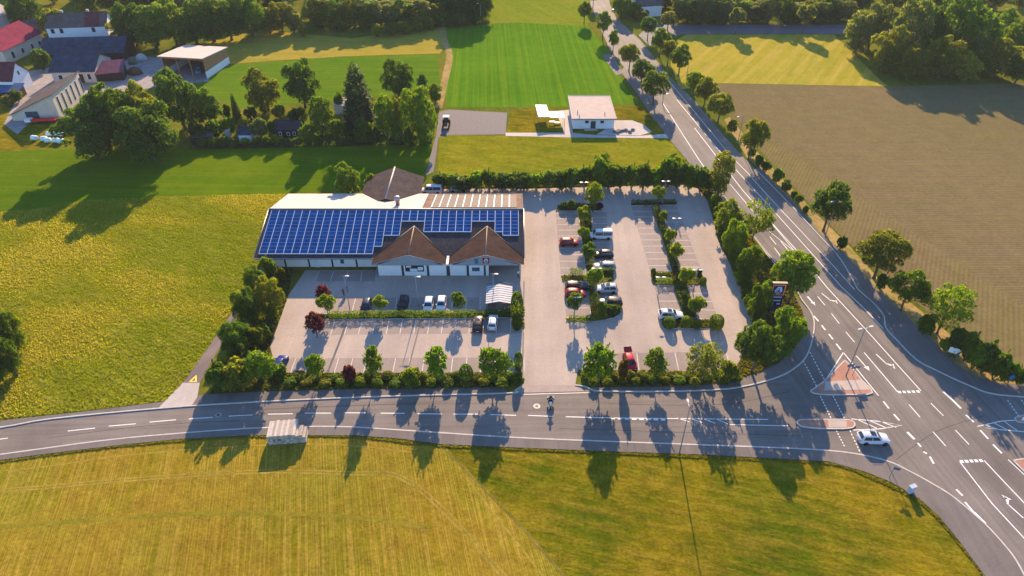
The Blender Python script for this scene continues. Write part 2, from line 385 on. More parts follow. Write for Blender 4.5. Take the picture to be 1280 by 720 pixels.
MAIN_R = [(760,-30),(762,5),(770,22),(800,50),(837,96),(867,125),(920,187),(945,212),(985,253),(1025,296),(1050,324)]
MAIN_L = [(736,-30),(738,5),(748,30),(762,62),(780,84),(800,108),(822,138),(845,168),(866,196),(890,226),(912,254)]
main = sheet('main_road', PX(*(MAIN_R + RK + [(1420,505),(1420,760),(1290,760)] + SOUTH_EDGE[-9:][::-1] + [(1060,540),(990,500),(985,466)] + EAST_KERB[7:-1] + MAIN_L[::-1])), .068, ASPH2)
sheet('far_side_road', PX((798,44),(815,30),(845,31),(1048,31),(1330,36),(1330,44),(1045,42.5),(860,42.5),(828,46),(812,58)), .055, asphalt('far_road_asphalt', (.13,.125,.13), .1, math.radians(90)))  # shade over this road is put into its darker, bluish asphalt colour
sheet('footpath', PX(*(SOUTH_EDGE + SOUTH_PATH[::-1])), .17, PATHM, thick=.17)
sheet('footpath', PX(*(NORTH_PATH[:9] + [(634,491.2)] + NORTH_KERB[:-1][::-1])), .17, PATHM, thick=.17)
sheet('footpath', PX(*([(737,484)] + EAST_KERB[:11] + [(994,372),(1002,388),(1005,405),(1001,424),(990,440),(972,455),(945,468),(915,476),(880,482),(815,484.5),(752,484.5)])), .17, PATHM, thick=.17)
sheet('cycle_path', PX(*([(945,206),(985,247),(1025,291.5),(1055,317),(1095,361.5),(1127,391.5),(1160,419),(1174,436.5),(1192,455),(1219,472),(1246,479),(1330,486)] + RK[::-1] + [(1050,324),(1025,296.5),(985,253.5),(945,212.5)])), .17, PATHM, thick=.17)
sheet('footpath', PX(*(MAIN_L[4:] + [(906,262),(884,234),(858,200),(838,176),(815,146),(795,116),(776,90)])), .10, PATHM)
def kerb(pts): return ribbon('kerb', smooth_path(PX(*pts), 4), .22, .185, KERB, h=.18)
kerb(SOUTH_EDGE); kerb(NORTH_KERB + [(644,488.5),(652,483)]); kerb([(719,482),(730,483.5)] + EAST_KERB); kerb(RK)
kerb([(945,212.5),(985,253.5),(1025,296.5),(1050,324),(1072,362)])

# farm track beside the store
track = sheet('farm_track', PX((214,500),(262,432),(300,377),(322,340),(330,330),(338,331),(322,352),(305,377),(280,425),(250,478),(247,500)), .04, asphalt('track_asphalt', (.17,.135,.125), .2, .3))
sheet('track_apron', PX((205,504),(229,479.5),(250,479.5),(247,497),(240,508),(198,511.4)), .178, PALE)
m = MB(); c = G(243,474); m.add([(c[0]-.7,c[1]-.7,.05),(c[0]+.7,c[1]-.7,.05),(c[0],c[1]+1.0,.05),(c[0]-.3,c[1]-.45,.05),(c[0]+.3,c[1]-.45,.05),(c[0],c[1]+.3,.05)],[(0,1,4,3),(1,2,5,4),(2,0,3,5)])
m.build('painted_symbol', plain('yellow_paint', (.75,.55,.08), .7, .2, 4.0), track)
sheet('garden_path', PX((632,166),(712,166),(745,169),(800,170),(838,167),(846,171),(838,173),(712,172),(632,170)), .05, PALE)
sheet('forecourt', PX((768,150.5),(790,150.5),(805,156),(815,165),(800,169.5),(745,168.5),(760,160)), .054, PALE)
sheet('house_terrace', PX((695,139),(714,137),(716,166),(705,166)), .05, PALE)

# ------------------------------------------------------------------ car park
LOT = PX((338,434),(361,369),(382,338),(470,338),(470,352),(655,352),(655,236.5),(700,235),(852,231),(872,236),(884,251),(890,270),(897,300),(912,330),(927,362),(946,401),(938,430),(922,455),(916,465),(722,465),(719,482.5),(652,483),(653,466),(346,467))
lot = sheet('car_park', LOT, .075, DRIVE)
sheet('loading_yard', PX((470,338),(520,236),(545,232),(655,236.5),(655,352),(470,352)), .066, DRIVE)
BAYLINE = plain('worn_bay_paint', (.55,.52,.49), .8, .3, 3.0)
def bays(tl, tr, bl, br, ends=True, along='x', n=None, skip=()):
    """bay area with corners (photo px): lines divide it along x (left to right) or y (top to bottom)"""
    A, B, C, D = (Vector(G(*p)) for p in (tl, tr, bl, br))
    sheet('bay_surface', [tuple(A), tuple(B), tuple(D), tuple(C)], .082, BAY, lot)
    if along == 'x': P0, P1, Q0, Q1 = A, B, C, D
    else: P0, P1, Q0, Q1 = A, C, B, D
    k = n or max(1, round(((P1-P0).length + (Q1-Q0).length)/2/2.5))
    for i in range(k+1):
        if i in skip: continue
        a = P0.lerp(P1, i/k); b = Q0.lerp(Q1, i/k); d = (b-a).normalized()
        ribbon('bay_line', [tuple(a + d*.1), tuple(b - d*.05)], .11, .088, BAYLINE, lot)
bays((410,373),(600,372),(404,391.5),(600,391), n=11)
bays((402,400.5),(655,398),(396,419),(655,416.5), n=15)
bays((352,448.5),(655,447),(345,466.5),(655,466), n=17)
bays((764,442),(907,440),(766,464),(914,463), n=9)
bays((400,339),(470,339),(394,352),(470,352), n=4)
bays((694.5,267),(722,267),(701,344),(732,344), along='y')
bays((704,352.5),(734,352.5),(707.5,397),(738,397), along='y')
bays((739,265),(758,265),(744,339),(764,339), along='y')
bays((745,353),(768,353),(749,384),(773,384), along='y')
bays((789,258),(816,258),(813,341),(839,341), along='y')
bays((824,257),(845,257),(850,334),(875,334), along='y')
bays((818,357),(842,357),(826,398),(854,398), along='y')
bays((859,357),(882,357),(872,399),(898,399), along='y')
ribbon('drain_channel', PX((410,466.5),(433,407)), .25, .094, PATHM, lot)
ribbon('drain_channel', PX((511,459),(526.5,400)), .25, .094, PATHM, lot)
ribbon('drain_channel', PX((653,482),(655,352)), .22, .094, PATHM, lot)
sheet('entrance_apron', PX((652.5,482),(719,481.5),(731,489.5),(640,491.5)), .079, plain('apron_asphalt', (.30,.24,.215), .85, .15, 1.0), lot)
m = MB(); BEDS = []
def bed(pts, z=.13, k=True):
    P = PX(*pts); BEDS.append(P)
    o = sheet('planting_bed', P, z, SOIL, thick=z-.01)
    if k: ribbon('bed_kerb', P + [P[0]], .14, z+.03, KERB, o, h=.1)
    return o
bed([(262,492),(300,440),(322,352),(338,334),(366,337),(360,369),(337,434),(344,467),(653,467),(652,482),(632,484),(560,485.5),(450,486.5),(330,489.5)], k=False)
bed([(723,463),(916,465.5),(924,455),(940,430),(947,401),(928,362),(913,330),(898,300),(891,270),(885,250),(873,235),(852,230),(655,235),(550,236),(549,224),(700,219),(830,216),(862,214),(884,234),(906,262),(938,296),(975,340),(990,362),(994,372),(1002,388),(1005,405),(1001,424),(990,440),(972,455),(945,468),(915,476),(880,482),(815,484),(752,484),(737,483),(727,476)], k=False)
bed([(394,393),(655,390.5),(655,397.5),(390,400)])
bed([(640,384),(655,384),(655,410),(640,410)])
bed([(694,264),(698,258),(708,254),(748,256),(752,264)]); bed([(722.5,265),(738.5,265),(743.5,339),(732.5,339)])
bed([(701,345),(733,345),(744,339.5),(766,340),(767,351.5),(745,352),(735,352),(703,352)], k=False)
bed([(735,353),(744.5,353),(749.5,386),(775,386),(776,392),(768,398),(745,402),(708,401.5),(707,398),(738.5,397.5)])
bed([(788,254.5),(845,253.5),(846,256.5),(789,257.5)]); bed([(816.5,258),(823.5,258),(849,341),(840,341)])
bed([(813,342),(876,340),(883,356),(859,356.5),(843,356.5),(817,356)], k=False); bed([(842.5,357),(858.5,357),(871.5,398),(854.5,398)])
bed([(826,399),(898,400),(902,411),(830,411)])

# ------------------------------------------------------------------ road markings (photo px, real widths in metres)
def line(pts, w=.14, par=None, name='lane_line', z=.076): return ribbon(name, PX(*pts), w, z, MARK, par or main)
for a, b in [((-30,553),(10,548)),((85,539),(119,535.5)),((136,533),(170,530)),((187,528),(220,525)),((236,524),(266,522)),((286,520.5),(316,519)),((335,518),(366,517.5)),((381,516.7),(414,516.7)),((430,516.2),(457,516.5)),((476,516.7),(506,517)),((522,517.5),(552.5,517.8)),((567,518),(597.5,518)),((612.5,518.5),(645,519.5)),((660,519.6),(691,520.8)),((707,521.2),(758,522.6))]:
    line([a, b], .15, side, z=.066)
for k in range(8): line([(763+k*9, 523.2+k*.25),(768.5+k*9, 523.35+k*.25)], .32, side, z=.066)
line([(758,522.4),(840,523.6),(960,524.6)], .13, side, z=.066); line([(912,531),(985,532.6)], .13, side, z=.066)
for k in range(4): line([(846+k*16,522.8+k*.3),(862+k*16,527.6+k*.9)], .13, side, 'hatch_line', z=.066)
line([(652,493.4),(738,491)], .12, side, z=.066)
# main road
line([(901,240),(912,254),(941,295),(960,320)], .16); line([(829,130),(850,163),(873,199),(901,240)], .16)
line([(960,320),(978,342)], .14)
line([(823,86),(860,130),(913,195),(934,216),(957,242),(1000,288),(1042,333),(1068,362)], .13)
line([(846,125),(880,166),(912,204),(960,256),(1010,312),(1052,359),(1080,386),(1104,411)], .15)
line([(868,160),(905,208),(929,239),(960,274),(1000,318),(1016,338),(1034,360),(1080,410),(1151,489)], .16)
line([(912,230),(935,257),(962,290),(991,313)], .12); line([(946,258),(970,286),(992,313)], .12)
for a, b in [((962,296),(970,306)),((976,302),(986,314)),((968,310),(975,320)),((1008.5,371),(1019,382)),((1022,371),(1031,382)),((1039,392),(1049,405)),((1057,415),(1068,428))]: line([a, b], .15)
for a, b in [((1017,395),(1023,402)),((1027,407),(1031.5,413)),((1036,418),(1041,424.5)),((1045,430),(1051,437.5)),((1104,502),(1111,511)),((1117,518),(1124,526)),((1207,519),(1217,528)),((1225,538),(1235,549)),((1241,556),(1252,567))]: line([a, b], .28)
line([(1179,490),(1190,500),(1201,511)], .34)
line([(1080,441),(1122,490.5)], .16)
for k in range(5): line([(1122.5+k*5.8,490.6-k*.2),(1126+k*5.8,490.5-k*.2)], .5, name='stop_line')
for a, b in [((1136,506),(1150,522)),((1163.5,504.5),(1179,520)),((1166,540),(1182,558)),((1194,538),(1211,556)),((1134,540.5),(1143,549.5))]: line([a, b], .15 if a[0] != 1134 else .4)
for a, b in [((1147,554),(1151,559)),((1154,565),(1158.5,567.5)),((1162,571),(1167,580)),((1195,612),(1203,620)),((1206,628),(1217,641))]: line([a, b], .28)
line([(1217,641),(1231,655)], .5)
line([(1199.5,577.5),(1240,630),(1290,684)], .16); line([(1230,576),(1258,606),(1300,650)], .16)
for k in range(5): line([(1200+k*6,577.3-k*.3),(1204+k*6,577.2-k*.3)], .5, name='stop_line')
line([(1260,575),(1290,603)], .14)
def arrow(tail, tip, turn):
    a, b = Vector(G(*tail)), Vector(G(*tip)); d = (b-a).normalized(); n = Vector((-d.y, d.x)); L = (b-a).length
    m = MB(); z = .078
    def q(*ps): m.add([((a+d*p+n*r).x, (a+d*p+n*r).y, z) for p, r in ps], [tuple(range(len(ps)))])
    q((0,-.09),(L*.72,-.09),(L*.72,.09),(0,.09))
    if turn: q((L*.60,-.09*turn),(L*.80,turn*.75),(L*1.0,turn*.62),(L*.72,.09*turn) ); q((L*.86,turn*.35),(L*1.08,turn*.55),(L*.76,turn*1.15))
    else: q((L*.72,-.45),(L,0),(L*.72,.45))
    m.build('lane_arrow', MARK, main)
arrow((1027,367),(1043,380),1); arrow((1010,371),(1018,381),0)
arrow((1070,445),(1087,464),0); arrow((1095,443),(1114,461),1); arrow((1279,648),(1250,622),-1); arrow((910,262),(920,275),0)
# crossing lines
def dashes(p, q, n, w=.16, par=main, z=.074):
    for k in range(n):
        a = (k+.1)/n; b = (k+.65)/n
        line([(p[0]+(q[0]-p[0])*a, p[1]+(q[1]-p[1])*a), (p[0]+(q[0]-p[0])*b, p[1]+(q[1]-p[1])*b)], w, par, 'crossing_dash', z)
dashes((1003.7,451),(1021,484),9); dashes((1012,440),(1031,476),9); dashes((1025,495),(1039,524),8); dashes((1041,495),(1056,524.5),8)
dashes((1045,538),(1056,559.5),6); dashes((1062,538),(1075,566),7); dashes((1259,500),(1274,522),6); dashes((1276,500),(1290,519),5)
line([(1064,524),(1098,527),(1127.5,532),(1100,536.5),(1066,538)], .15)
for k in range(3): line([(1071+k*15,524.6+k*1.4),(1096+k*12,535.8-k*.6)], .15, name='hatch_line')
line([(1290,524),(1250,527),(1221,533.5),(1250,537.5),(1290,541)], .15)
for k in range(3): line([(1230+k*13,531-k*1.5),(1247+k*13,537+k*1.4)], .14, name='hatch_line')
line([(1054,441),(1098,495)], .17); line([(1054,441),(1031,477)], .15)
# refuge islands
def island(pts, mat, label_mat2=None, split=None):
    P = smooth_path(PX(*(pts + [pts[0]])), 3)[:-1]
    o = sheet('traffic_island', P, .19, mat, thick=.13)
    ribbon('kerb_edge', P + [P[0]], .2, .205, KERB, o, h=.14)
    return o
o = island([(1056,451),(1064,460),(1077,476),(1090,492),(1060,494),(1024,493.5),(1013,490),(1018,486),(1032,475.5),(1046,461)], ISLE)
sheet('crossing_strip', PX((1031,478),(1077.5,475.5),(1087,488),(1030,489)), .197, ISLE2, o)
o = island([(996,529),(1001,525.5),(1030,525.2),(1060,525.6),(1068,530.5),(1062,536),(1030,536.5),(1003,534)], ISLE)
sheet('crossing_strip', PX((1034,526),(1058,526.5),(1058,535),(1036,535.5)), .197, ISLE2, o)
island([(1268,523),(1290,518),(1290,528),(1272,528)], ISLE); island([(1266,576.5),(1290,575),(1290,598)], ISLE)
for x, y, r, c in ((671,508,.55,(.62,.52,.42)), (273,519,.5,(.30,.27,.25)), (853,509,0,0)):
    if not r: continue
    m = MB(); q = G(x, y)
    for rr_, z, mi in ((r, .0695, 0), (r*.5, .0725, 1)): m.poly([(q[0]+rr_*math.cos(t*.349), q[1]+rr_*math.sin(t*.349), z) for t in range(18)], mi)
    tag(m.build('manhole_cover', [plain('cover_ring_%d' % x, c, .8), DKMETAL]), 'round %s manhole cover set in the side road' % ('pale' if x == 671 else 'dull grey'), 'manhole')
# worn repair patches in the asphalt
for i, pts in enumerate([((1150,512),(1162,512),(1170,528),(1156,530)), ((655,500),(668,500),(668,512),(655,513)), ((320,505),(430,499),(430,503),(320,510)), ((1010,345),(1030,366),(1024,368),(1004,347))]):
    sheet('repair_patch', PX(*pts), .0715 if i in (0,3) else .0635, asphalt('patch_%d' % i, (.17,.145,.135), .1), main if i in (0,3) else side)

for pts in [((330,512),(480,506),(640,505)), ((700,536),(860,541),(1000,545)), ((1000,300),(1065,372),(1130,444),(1190,512)), ((1120,575),(1170,540),(1230,520)), ((760,505),(900,506),(985,490)), ((60,548),(180,533),(300,526))]:
    ribbon('tar_seam', smooth_path(PX(*pts), 5), .09, .0722 if pts[0][0] > 980 else .0642, PATHD, main if pts[0][0] > 980 else side)
# ------------------------------------------------------------------ vegetation
def quads_mesh(name, V, mat):
    """V: (n, 4, 3) array of separate quads"""
    n = len(V); me = bpy.data.meshes.new(name)
    me.vertices.add(4*n); me.vertices.foreach_set('co', V.reshape(-1).astype(np.float32))
    me.loops.add(4*n); me.loops.foreach_set('vertex_index', np.arange(4*n, dtype=np.int32))
    me.polygons.add(n); me.polygons.foreach_set('loop_start', np.arange(0, 4*n, 4, dtype=np.int32))
    me.materials.append(mat); me.update(calc_edges=True); return me
def unit(a): return a / np.maximum(np.linalg.norm(a, axis=-1, keepdims=True), 1e-9)
def leaf_quads(C, N, S, rng, elong=1.5):
    n = len(C); N = unit(N); t = unit(np.cross(N, rng.normal(size=(n,3)))); b = np.cross(N, t)
    S = S[:, None]
    fold = N * S * .18
    return np.stack([C - t*S*.5*elong, C - b*S*.42 + fold, C + t*S*.5*elong, C + b*S*.42 + fold], 1)

def lobed(rng, env, nlobe, lr, nleaf, leaf, keep=.72, drop=0.0, spike=0):
    """leaf clumps over the surface of many lobes; env(d) -> centre of a lobe for a direction d on the sphere"""
    d = unit(rng.normal(size=(nlobe,3))); L = env(d, rng); r = lr*(.65+.7*rng.random(nlobe))
    pts = []; nor = []; got = 0
    w = r**2; w /= w.sum()
    while got < nleaf:
        k = rng.choice(nlobe, size=nleaf, p=w); u = unit(rng.normal(size=(nleaf,3)))
        u[:,2] = np.where(u[:,2] < -.4, -u[:,2]*.6, u[:,2]); u = unit(u)
        bump = 1 + .16*np.sin(u[:,0]*7+k*1.7)*np.sin(u[:,1]*6+k)*np.cos(u[:,2]*5)
        p = L[k] + u*(r[k]*bump*(.70+.36*rng.random(nleaf)**.7))[:,None]
        ok = np.ones(nleaf, bool)
        for j in range(nlobe):
            ok &= (np.linalg.norm((p-L[j]), axis=1) > r[j]*keep) | (k == j)
        pts.append(p[ok]); nor.append((u + .75*rng.normal(size=u.shape))[ok]); got += ok.sum()
    P = np.concatenate(pts)[:nleaf]; N = np.concatenate(nor)[:nleaf]
    S = leaf*(.6+.8*rng.random(len(P)))
    if spike:
        sd = unit(rng.normal(size=(spike,3)) + np.array([0,0,.9])); sp = []
        for i in range(spike):
            e = env(sd[i:i+1], rng)[0]; dirn = unit(sd[i] + np.array([0,0,.35]))
            q = np.linspace(0, 1, 26)[:,None]*dirn*lr*1.45 + e + rng.normal(size=(26,3))*lr*.13*(1.2-np.linspace(0,1,26))[:,None]
            sp.append(q)
        sp = np.concatenate(sp); P = np.concatenate([P, sp]); N = np.concatenate([N, rng.normal(size=sp.shape)]); S = np.concatenate([S, leaf*(.6+.6*rng.random(len(sp)))])
    return P, N, S

def ell_env(cz, rx, rz, lo=.45, hi=.8, flat=0.0, taper=0.0):
    def f(d, rng):
        k = lo + (hi-lo)*rng.random(len(d))**.5
        e = d * k[:,None] * np.array([rx, rx, rz])
        if taper: e[:,:2] *= (1 - taper*np.clip(e[:,2:3]/rz, -.4, 1))
        e[:,2] = np.where(e[:,2] < 0, e[:,2]*(1-flat), e[:,2])
        return e + np.array([0,0,cz])
    return f

def trunk_mesh(name, rng, top, r0, spread, limbs=6, base=.18):
    m = MB(); sway = lambda: rng.normal()*.015*top
    m.tube([(0,0,-.05),(0,0,top*.06),(sway(),sway(),top*base),(sway(),sway(),top*.45),(sway(),sway(),top*.8)], [r0*1.5,r0*1.05,r0*.9,r0*.65,r0*.18], 7)
    for i in range(limbs):
        a = 2*math.pi*(i+rng.random()*.6)/limbs; z0 = top*(base+.06+.28*rng.random()); l = spread*(.55+.4*rng.random())
        m.tube([(0,0,z0),(math.cos(a)*l*.4,math.sin(a)*l*.4,z0+l*.35),(math.cos(a)*l,math.sin(a)*l,z0+l*(.55+.4*rng.random()))], [r0*.5,r0*.34,r0*.08], 5)
    return m.mesh(name, BARK)

TREES = {}
def make_kinds():
    def reg(kind, seed, P, N, S, rng, trunk, elong=1.5):
        V = leaf_quads(P, N, S, rng, elong)
        # normalise: crown radius 1 (x, y), top at z = 1 so that object scale = (half width, half width, height)
        w = np.percentile(np.linalg.norm(P[:,:2], axis=1), 99.2); h = np.percentile(P[:,2], 99.5)
        V[...,0] /= w; V[...,1] /= w; V[...,2] /= h
        cm = quads_mesh('crown_'+kind, V, LEAF)
        tm = None
        if trunk is not None:
            tm = trunk; co = np.zeros(len(tm.vertices)*3, np.float32); tm.vertices.foreach_get('co', co); co = co.reshape(-1,3)
            co[:,:2] /= w; co[:,2] /= h; tm.vertices.foreach_set('co', co.reshape(-1)); tm.update()
        TREES.setdefault(kind, []).append((cm, tm))
    for s in range(4):                                        # dense, round-headed avenue and park trees
        rng = np.random.default_rng(100+s)
        P, N, S = lobed(rng, ell_env(5.6, 4.1, 3.6, .35, .92, .25), 54, 1.0, 10000, .26)
        reg('round', s, P, N, S, rng, trunk_mesh('trunk_round', rng, 8.2, .26, 3.0, 6, .2))
    for s in range(4):                                        # wider broadleaf, crown low to the ground
        rng = np.random.default_rng(200+s)
        P, N, S = lobed(rng, ell_env(4.9, 4.3, 4.8, .3, .95, .0), 72, 1.0, 13000, .27)
        reg('broad', s, P, N, S, rng, trunk_mesh('trunk_broad', rng, 8.5, .3, 3.2, 7, .12))
    for s in range(3):                                        # young maples with spiky shoots
        rng = np.random.default_rng(300+s)
        P, N, S = lobed(rng, ell_env(4.2, 2.6, 2.7, .35, .9, .2, .25), 34, .72, 4600, .25, .7, spike=26)
        reg('maple', s, P, N, S, rng, trunk_mesh('trunk_maple', rng, 6.2, .12, 2.0, 6, .2))
    for s in range(2):                                        # small lollipop trees of the car park
        rng = np.random.default_rng(400+s)
        P, N, S = lobed(rng, ell_env(3.2, 1.7, 1.5, .4, .82, .1), 30, .55, 3000, .20)
        reg('ball', s, P, N, S, rng, trunk_mesh('trunk_ball', rng, 4.2, .08, 1.2, 5, .3))
    for s in range(2):                                        # airy, loose crown
        rng = np.random.default_rng(500+s)
        P, N, S = lobed(rng, ell_env(5.2, 3.7, 3.6, .35, 1.0, .1), 60, .75, 4800, .25, .5, spike=34)
        reg('airy', s, P, N, S, rng, trunk_mesh('trunk_airy', rng, 8.0, .17, 3.2, 9, .12))
    for s in range(3):                                        # tall, narrow broadleaf of the wood
        rng = np.random.default_rng(600+s)
        P, N, S = lobed(rng, ell_env(8.2, 3.4, 8.2, .3, .9, .0, .25), 84, 1.05, 9500, .33)
        reg('tall', s, P, N, S, rng, trunk_mesh('trunk_tall', rng, 15, .3, 2.6, 7, .08))
    for s in range(2):                                        # spruce
        rng = np.random.default_rng(700+s); n = 9000
        z = 1.0 - np.sqrt(rng.random(n))*.97; a = rng.random(n)*2*np.pi
        tier = .80 + .20*np.sin(z*62 + np.sin(a*5+s)*1.2) ; ray = .84 + .16*np.sin(a*13 + z*31)
        r = np.minimum(1, (1-z)*1.15)**.50 * tier * ray * (.60+.40*rng.random(n)**.4)
        P = np.stack([np.cos(a)*r*4.2, np.sin(a)*r*4.2, z*15 - r*.9 + .4], 1)
        N = np.stack([np.cos(a)*.5, np.sin(a)*.5, np.full(n, .8)], 1) + .45*rng.normal(size=(n,3))
        S = .34*(.6+.7*rng.random(n))
        m = MB(); m.tube([(0,0,-.05),(0,0,5),(0,0,14)], [.34,.22,.04], 7)
        reg('conifer', s, P, N, S, rng, m.mesh('trunk_conifer', BARK), 1.9)
    for s in range(4):                                        # loose shrubs
        rng = np.random.default_rng(800+s)
        P, N, S = lobed(rng, ell_env(.85, .85, .75, .3, .85, .15), 26, .36, 2000, .15, .7, spike=4)
        P[:,2] = np.maximum(P[:,2], .02)
        m = MB()
        for i in range(5):
            t = 2*math.pi*i/5+rng.random(); m.tube([(0,0,-.03),(math.cos(t)*.3,math.sin(t)*.3,.5),(math.cos(t)*.6,math.sin(t)*.6,1.0)], [.04,.03,.01], 5)
        reg('shrub', s, P, N, S, rng, m.mesh('stems_shrub', BARK))
    for s in range(2):                                        # clipped balls
        rng = np.random.default_rng(900+s); n = 2600
        u = unit(rng.normal(size=(n,3))); r = .93+.09*rng.random(n)
        P = u*r[:,None]*np.array([1,1,.85]); P = np.sign(P)*np.abs(P)**.82; P[:,2] = P[:,2]+.8; k = P[:,2] > .02; P = P[k]
        N = u[k] + .6*rng.normal(size=P.shape); S = .12*(.6+.8*rng.random(len(P)))
        m = MB(); m.tube([(0,0,-.03),(0,0,.5),(.05,0,1.0)], [.07,.06,.03], 6)
        reg('clipped', s, P, N, S, rng, m.mesh('stem_clipped', BARK))
make_kinds()

FOL = dict(dark=(.058,.112,.012), mid=(.086,.148,.010), light=(.132,.188,.010), olive=(.132,.154,.014), burg=(.090,.014,.028), spruce=(.036,.068,.024),
           yellow=(.18,.195,.016), fresh=(.115,.195,.008), gold=(.19,.155,.02), grey=(.12,.148,.048))
NAMES = dict(round='tree', broad='tree', maple='tree', ball='tree', airy='tree', tall='tree', conifer='conifer_tree', shrub='shrub', clipped='clipped_shrub')
_cnt = {}
def plant(kind, x, yb, yt, w, col, label, group=None, z0=0.0, name=None, cat=None, hmin=.5, base=None, hgt=None):
    """tree or shrub: foot at photo px (x, yb), top at px row yt, crown w px wide"""
    X, Y = base or G(x, yb); ha = height_at(Y, yt); hw = w * mpp(Y, ha*.55) / 2; td = (CAMH-ha*.6)/Y; h = ha
    for _ in range(6): h = ha + .40*h - math.sqrt((hw*td*.8)**2 + (.40*h)**2)     # the silhouette's top edge lies behind a wide crown's apex
    h = hgt or max(hmin, ha*.72, h)
    i = _cnt.get(kind, 0); _cnt[kind] = i+1
    cm, tm = TREES[kind][i % len(TREES[kind])]
    shrub = kind in ('shrub', 'clipped')
    r = thing(name or NAMES[kind], label, cat or ('shrub' if shrub else 'tree'), (X, Y, z0), R.random()*6.28, group)
    r.scale = (hw*(.94+.12*R.random()), hw*(.94+.12*R.random()), h)
    c = FOL[col] if isinstance(col, str) else col; j = .88+.24*R.random(); k = .92+.16*R.random()
    place('foliage' if shrub else 'crown', cm, r, color=(c[0]*j*k, c[1]*j, c[2]*j))
    if tm: place('stem' if shrub else 'trunk', tm, r)
    return r

def hedge(px, w, h, col, label, group=None, dens=70, leaf=.13, name='hedge'):
    """clipped hedge along a plan path given in photo px"""
    P = [Vector(G(*p)) for p in px]; o0 = P[0]; rng = np.random.default_rng(int(P[0].x*100) % 9999 + 5)
    C = []; N = []
    m = MB()
    for a, b in zip(P, P[1:]):
        L = (b-a).length; d = (b-a)/L; n2 = Vector((-d.y, d.x)); k = int(L*(2*h+w)*dens)
        t = rng.random(k)*L; side = rng.random(k)*(2*h+w)
        off = np.where(side < h, -w/2, np.where(side < 2*h, w/2, side-2*h-w/2)); zz = np.where(side < h, side, np.where(side < 2*h, side-h, h))
        nx = np.where(side < h, -1., np.where(side < 2*h, 1., 0)); nz = np.where(side < 2*h, 0., 1.)
        bump = 1+.10*np.sin(t*2.1+1)*np.sin(t*.83+off*2) + .07*rng.normal(size=k)
        off = off*bump + rng.normal(size=k)*.04; zz = zz*(.95+.12*np.sin(t*1.3+2)*np.sin(t*3.1)+.05*rng.normal(size=k)) + .03
        x = (a.x-o0.x) + d.x*t + n2.x*off; y = (a.y-o0.y) + d.y*t + n2.y*off
        C.append(np.stack([x,y,np.maximum(zz,.02)],1)); N.append(np.stack([n2.x*nx, n2.y*nx, nz+.2],1) + .6*rng.normal(size=(k,3)))
        for i in range(max(2, int(L/1.2))):
            q = a + d*(L*(i+.5)/max(2,int(L/1.2))) - o0; m.tube([(q.x,q.y,-.03),(q.x,q.y,h*.5),(q.x+.1,q.y,h*.85)], [.05,.04,.015], 5)
    C = np.concatenate(C); N = np.concatenate(N)
    V = leaf_quads(C, N, leaf*(.6+.8*rng.random(len(C))), rng)
    r = thing(name, label, 'hedge', (o0.x, o0.y, .12), 0, group); c = FOL[col]
    place('foliage', quads_mesh('hedge_foliage', V, LEAF), r, color=c); m.build('stems', BARK, r)
    return r

GR = 'young maples in the planting strip along the side road'
plant('maple', 398,478,441,25,'fresh','small spiky maple, leftmost in the strip beside the blue parked car', GR)
plant('maple', 470,478,433,24,'fresh','narrow spiky maple just right of a small purple shrub by the side road', GR)
plant('maple', 547,478,434,38,'fresh','maple with a forked lopsided crown in the middle of the left strip', GR)
plant('maple', 618,479,432,42,'fresh','broad bright maple nearest the left side of the car park entrance', GR)
plant('maple', 746,482,430,46,'fresh','large bright green maple right beside the entrance, opposite the motorcycle', GR)
plant('maple', 816,477,436,31,'fresh','compact dark green maple between the red car and the loose olive tree', GR)
plant('airy', 877,479,429,52,'olive','loose olive-green tree with thin see-through crown on the right strip', GR)
plant('maple', 331,478,437,44,'fresh','leafy green maple in front of the blue car at the left corner')
plant('shrub', 301,484,449,42,'olive','tall olive-green bush at the left corner of the planting by the side road')
plant('shrub', 280,485,453,32,'dark','dark brownish bush beside the farm track mouth')
GL = 'trees between the farm track and the car park'
plant('broad', 300,446,400,40,'dark','dark round tree beside the track, second from the side road', GL)
plant('broad', 312,404,362,35,'dark','dark round tree halfway up the farm track', GL)
plant('broad', 324,370,333,30,'mid','green tree near the store corner beside the track', GL)
plant('broad', 341,390,348,36,'olive','olive-green tree behind the two dark trees, touching the car park', GL)
plant('shrub', 339,346,320,20,'mid','small green bush against the left corner of the store', GL)
plant('shrub', 353,352,334,14,'olive','low olive bush by the dry patch at the store corner', GL)
plant('maple', 407,382,356,21,'burg','purple-leaved small tree standing beside a green ball tree', None)
plant('maple', 397,422,391,25,'burg','larger purple-leaved tree at the left end of the middle hedge')
plant('shrub', 439,478,456,15,'burg','small round purple shrub in the front planting strip')
plant('ball', 411,397,370,24,'light','round light green tree between the two purple trees')
plant('ball', 477,393,370,20,'light','small ball tree between the dark blue and the black car')
plant('ball', 573,393,367,21,'mid','small ball tree right of the two white cars')
GI = 'small trees on the car park islands'
plant('round', 741,265,229,26,'light','tall lollipop tree at the top of the first parking island', GI)
plant('ball', 729,282,258,19,'light','small round tree just below the tall one on the first island', GI)
plant('ball', 729,306,285,17,'light','small round tree left of the white van', GI)
plant('ball', 735,333,304,21,'mid','round tree left of the black hatchback on the first island', GI)
plant('ball', 741,368,334,24,'light','bright round tree in the middle of the first island by the lamp post', GI)
plant('ball', 717,399,366,22,'mid','round tree standing over the red car on the first island', GI)
plant('ball', 821,259,234,18,'light','ball tree at the far end of the second parking island', GI)
plant('ball', 827,285,263,14,'light','smallest ball tree, second from the far end of the second island', GI)
plant('ball', 836,309,286,16,'light','third ball tree from the far end of the second island', GI)
plant('ball', 843,331,304,19,'light','fourth ball tree from the far end of the second island', GI)
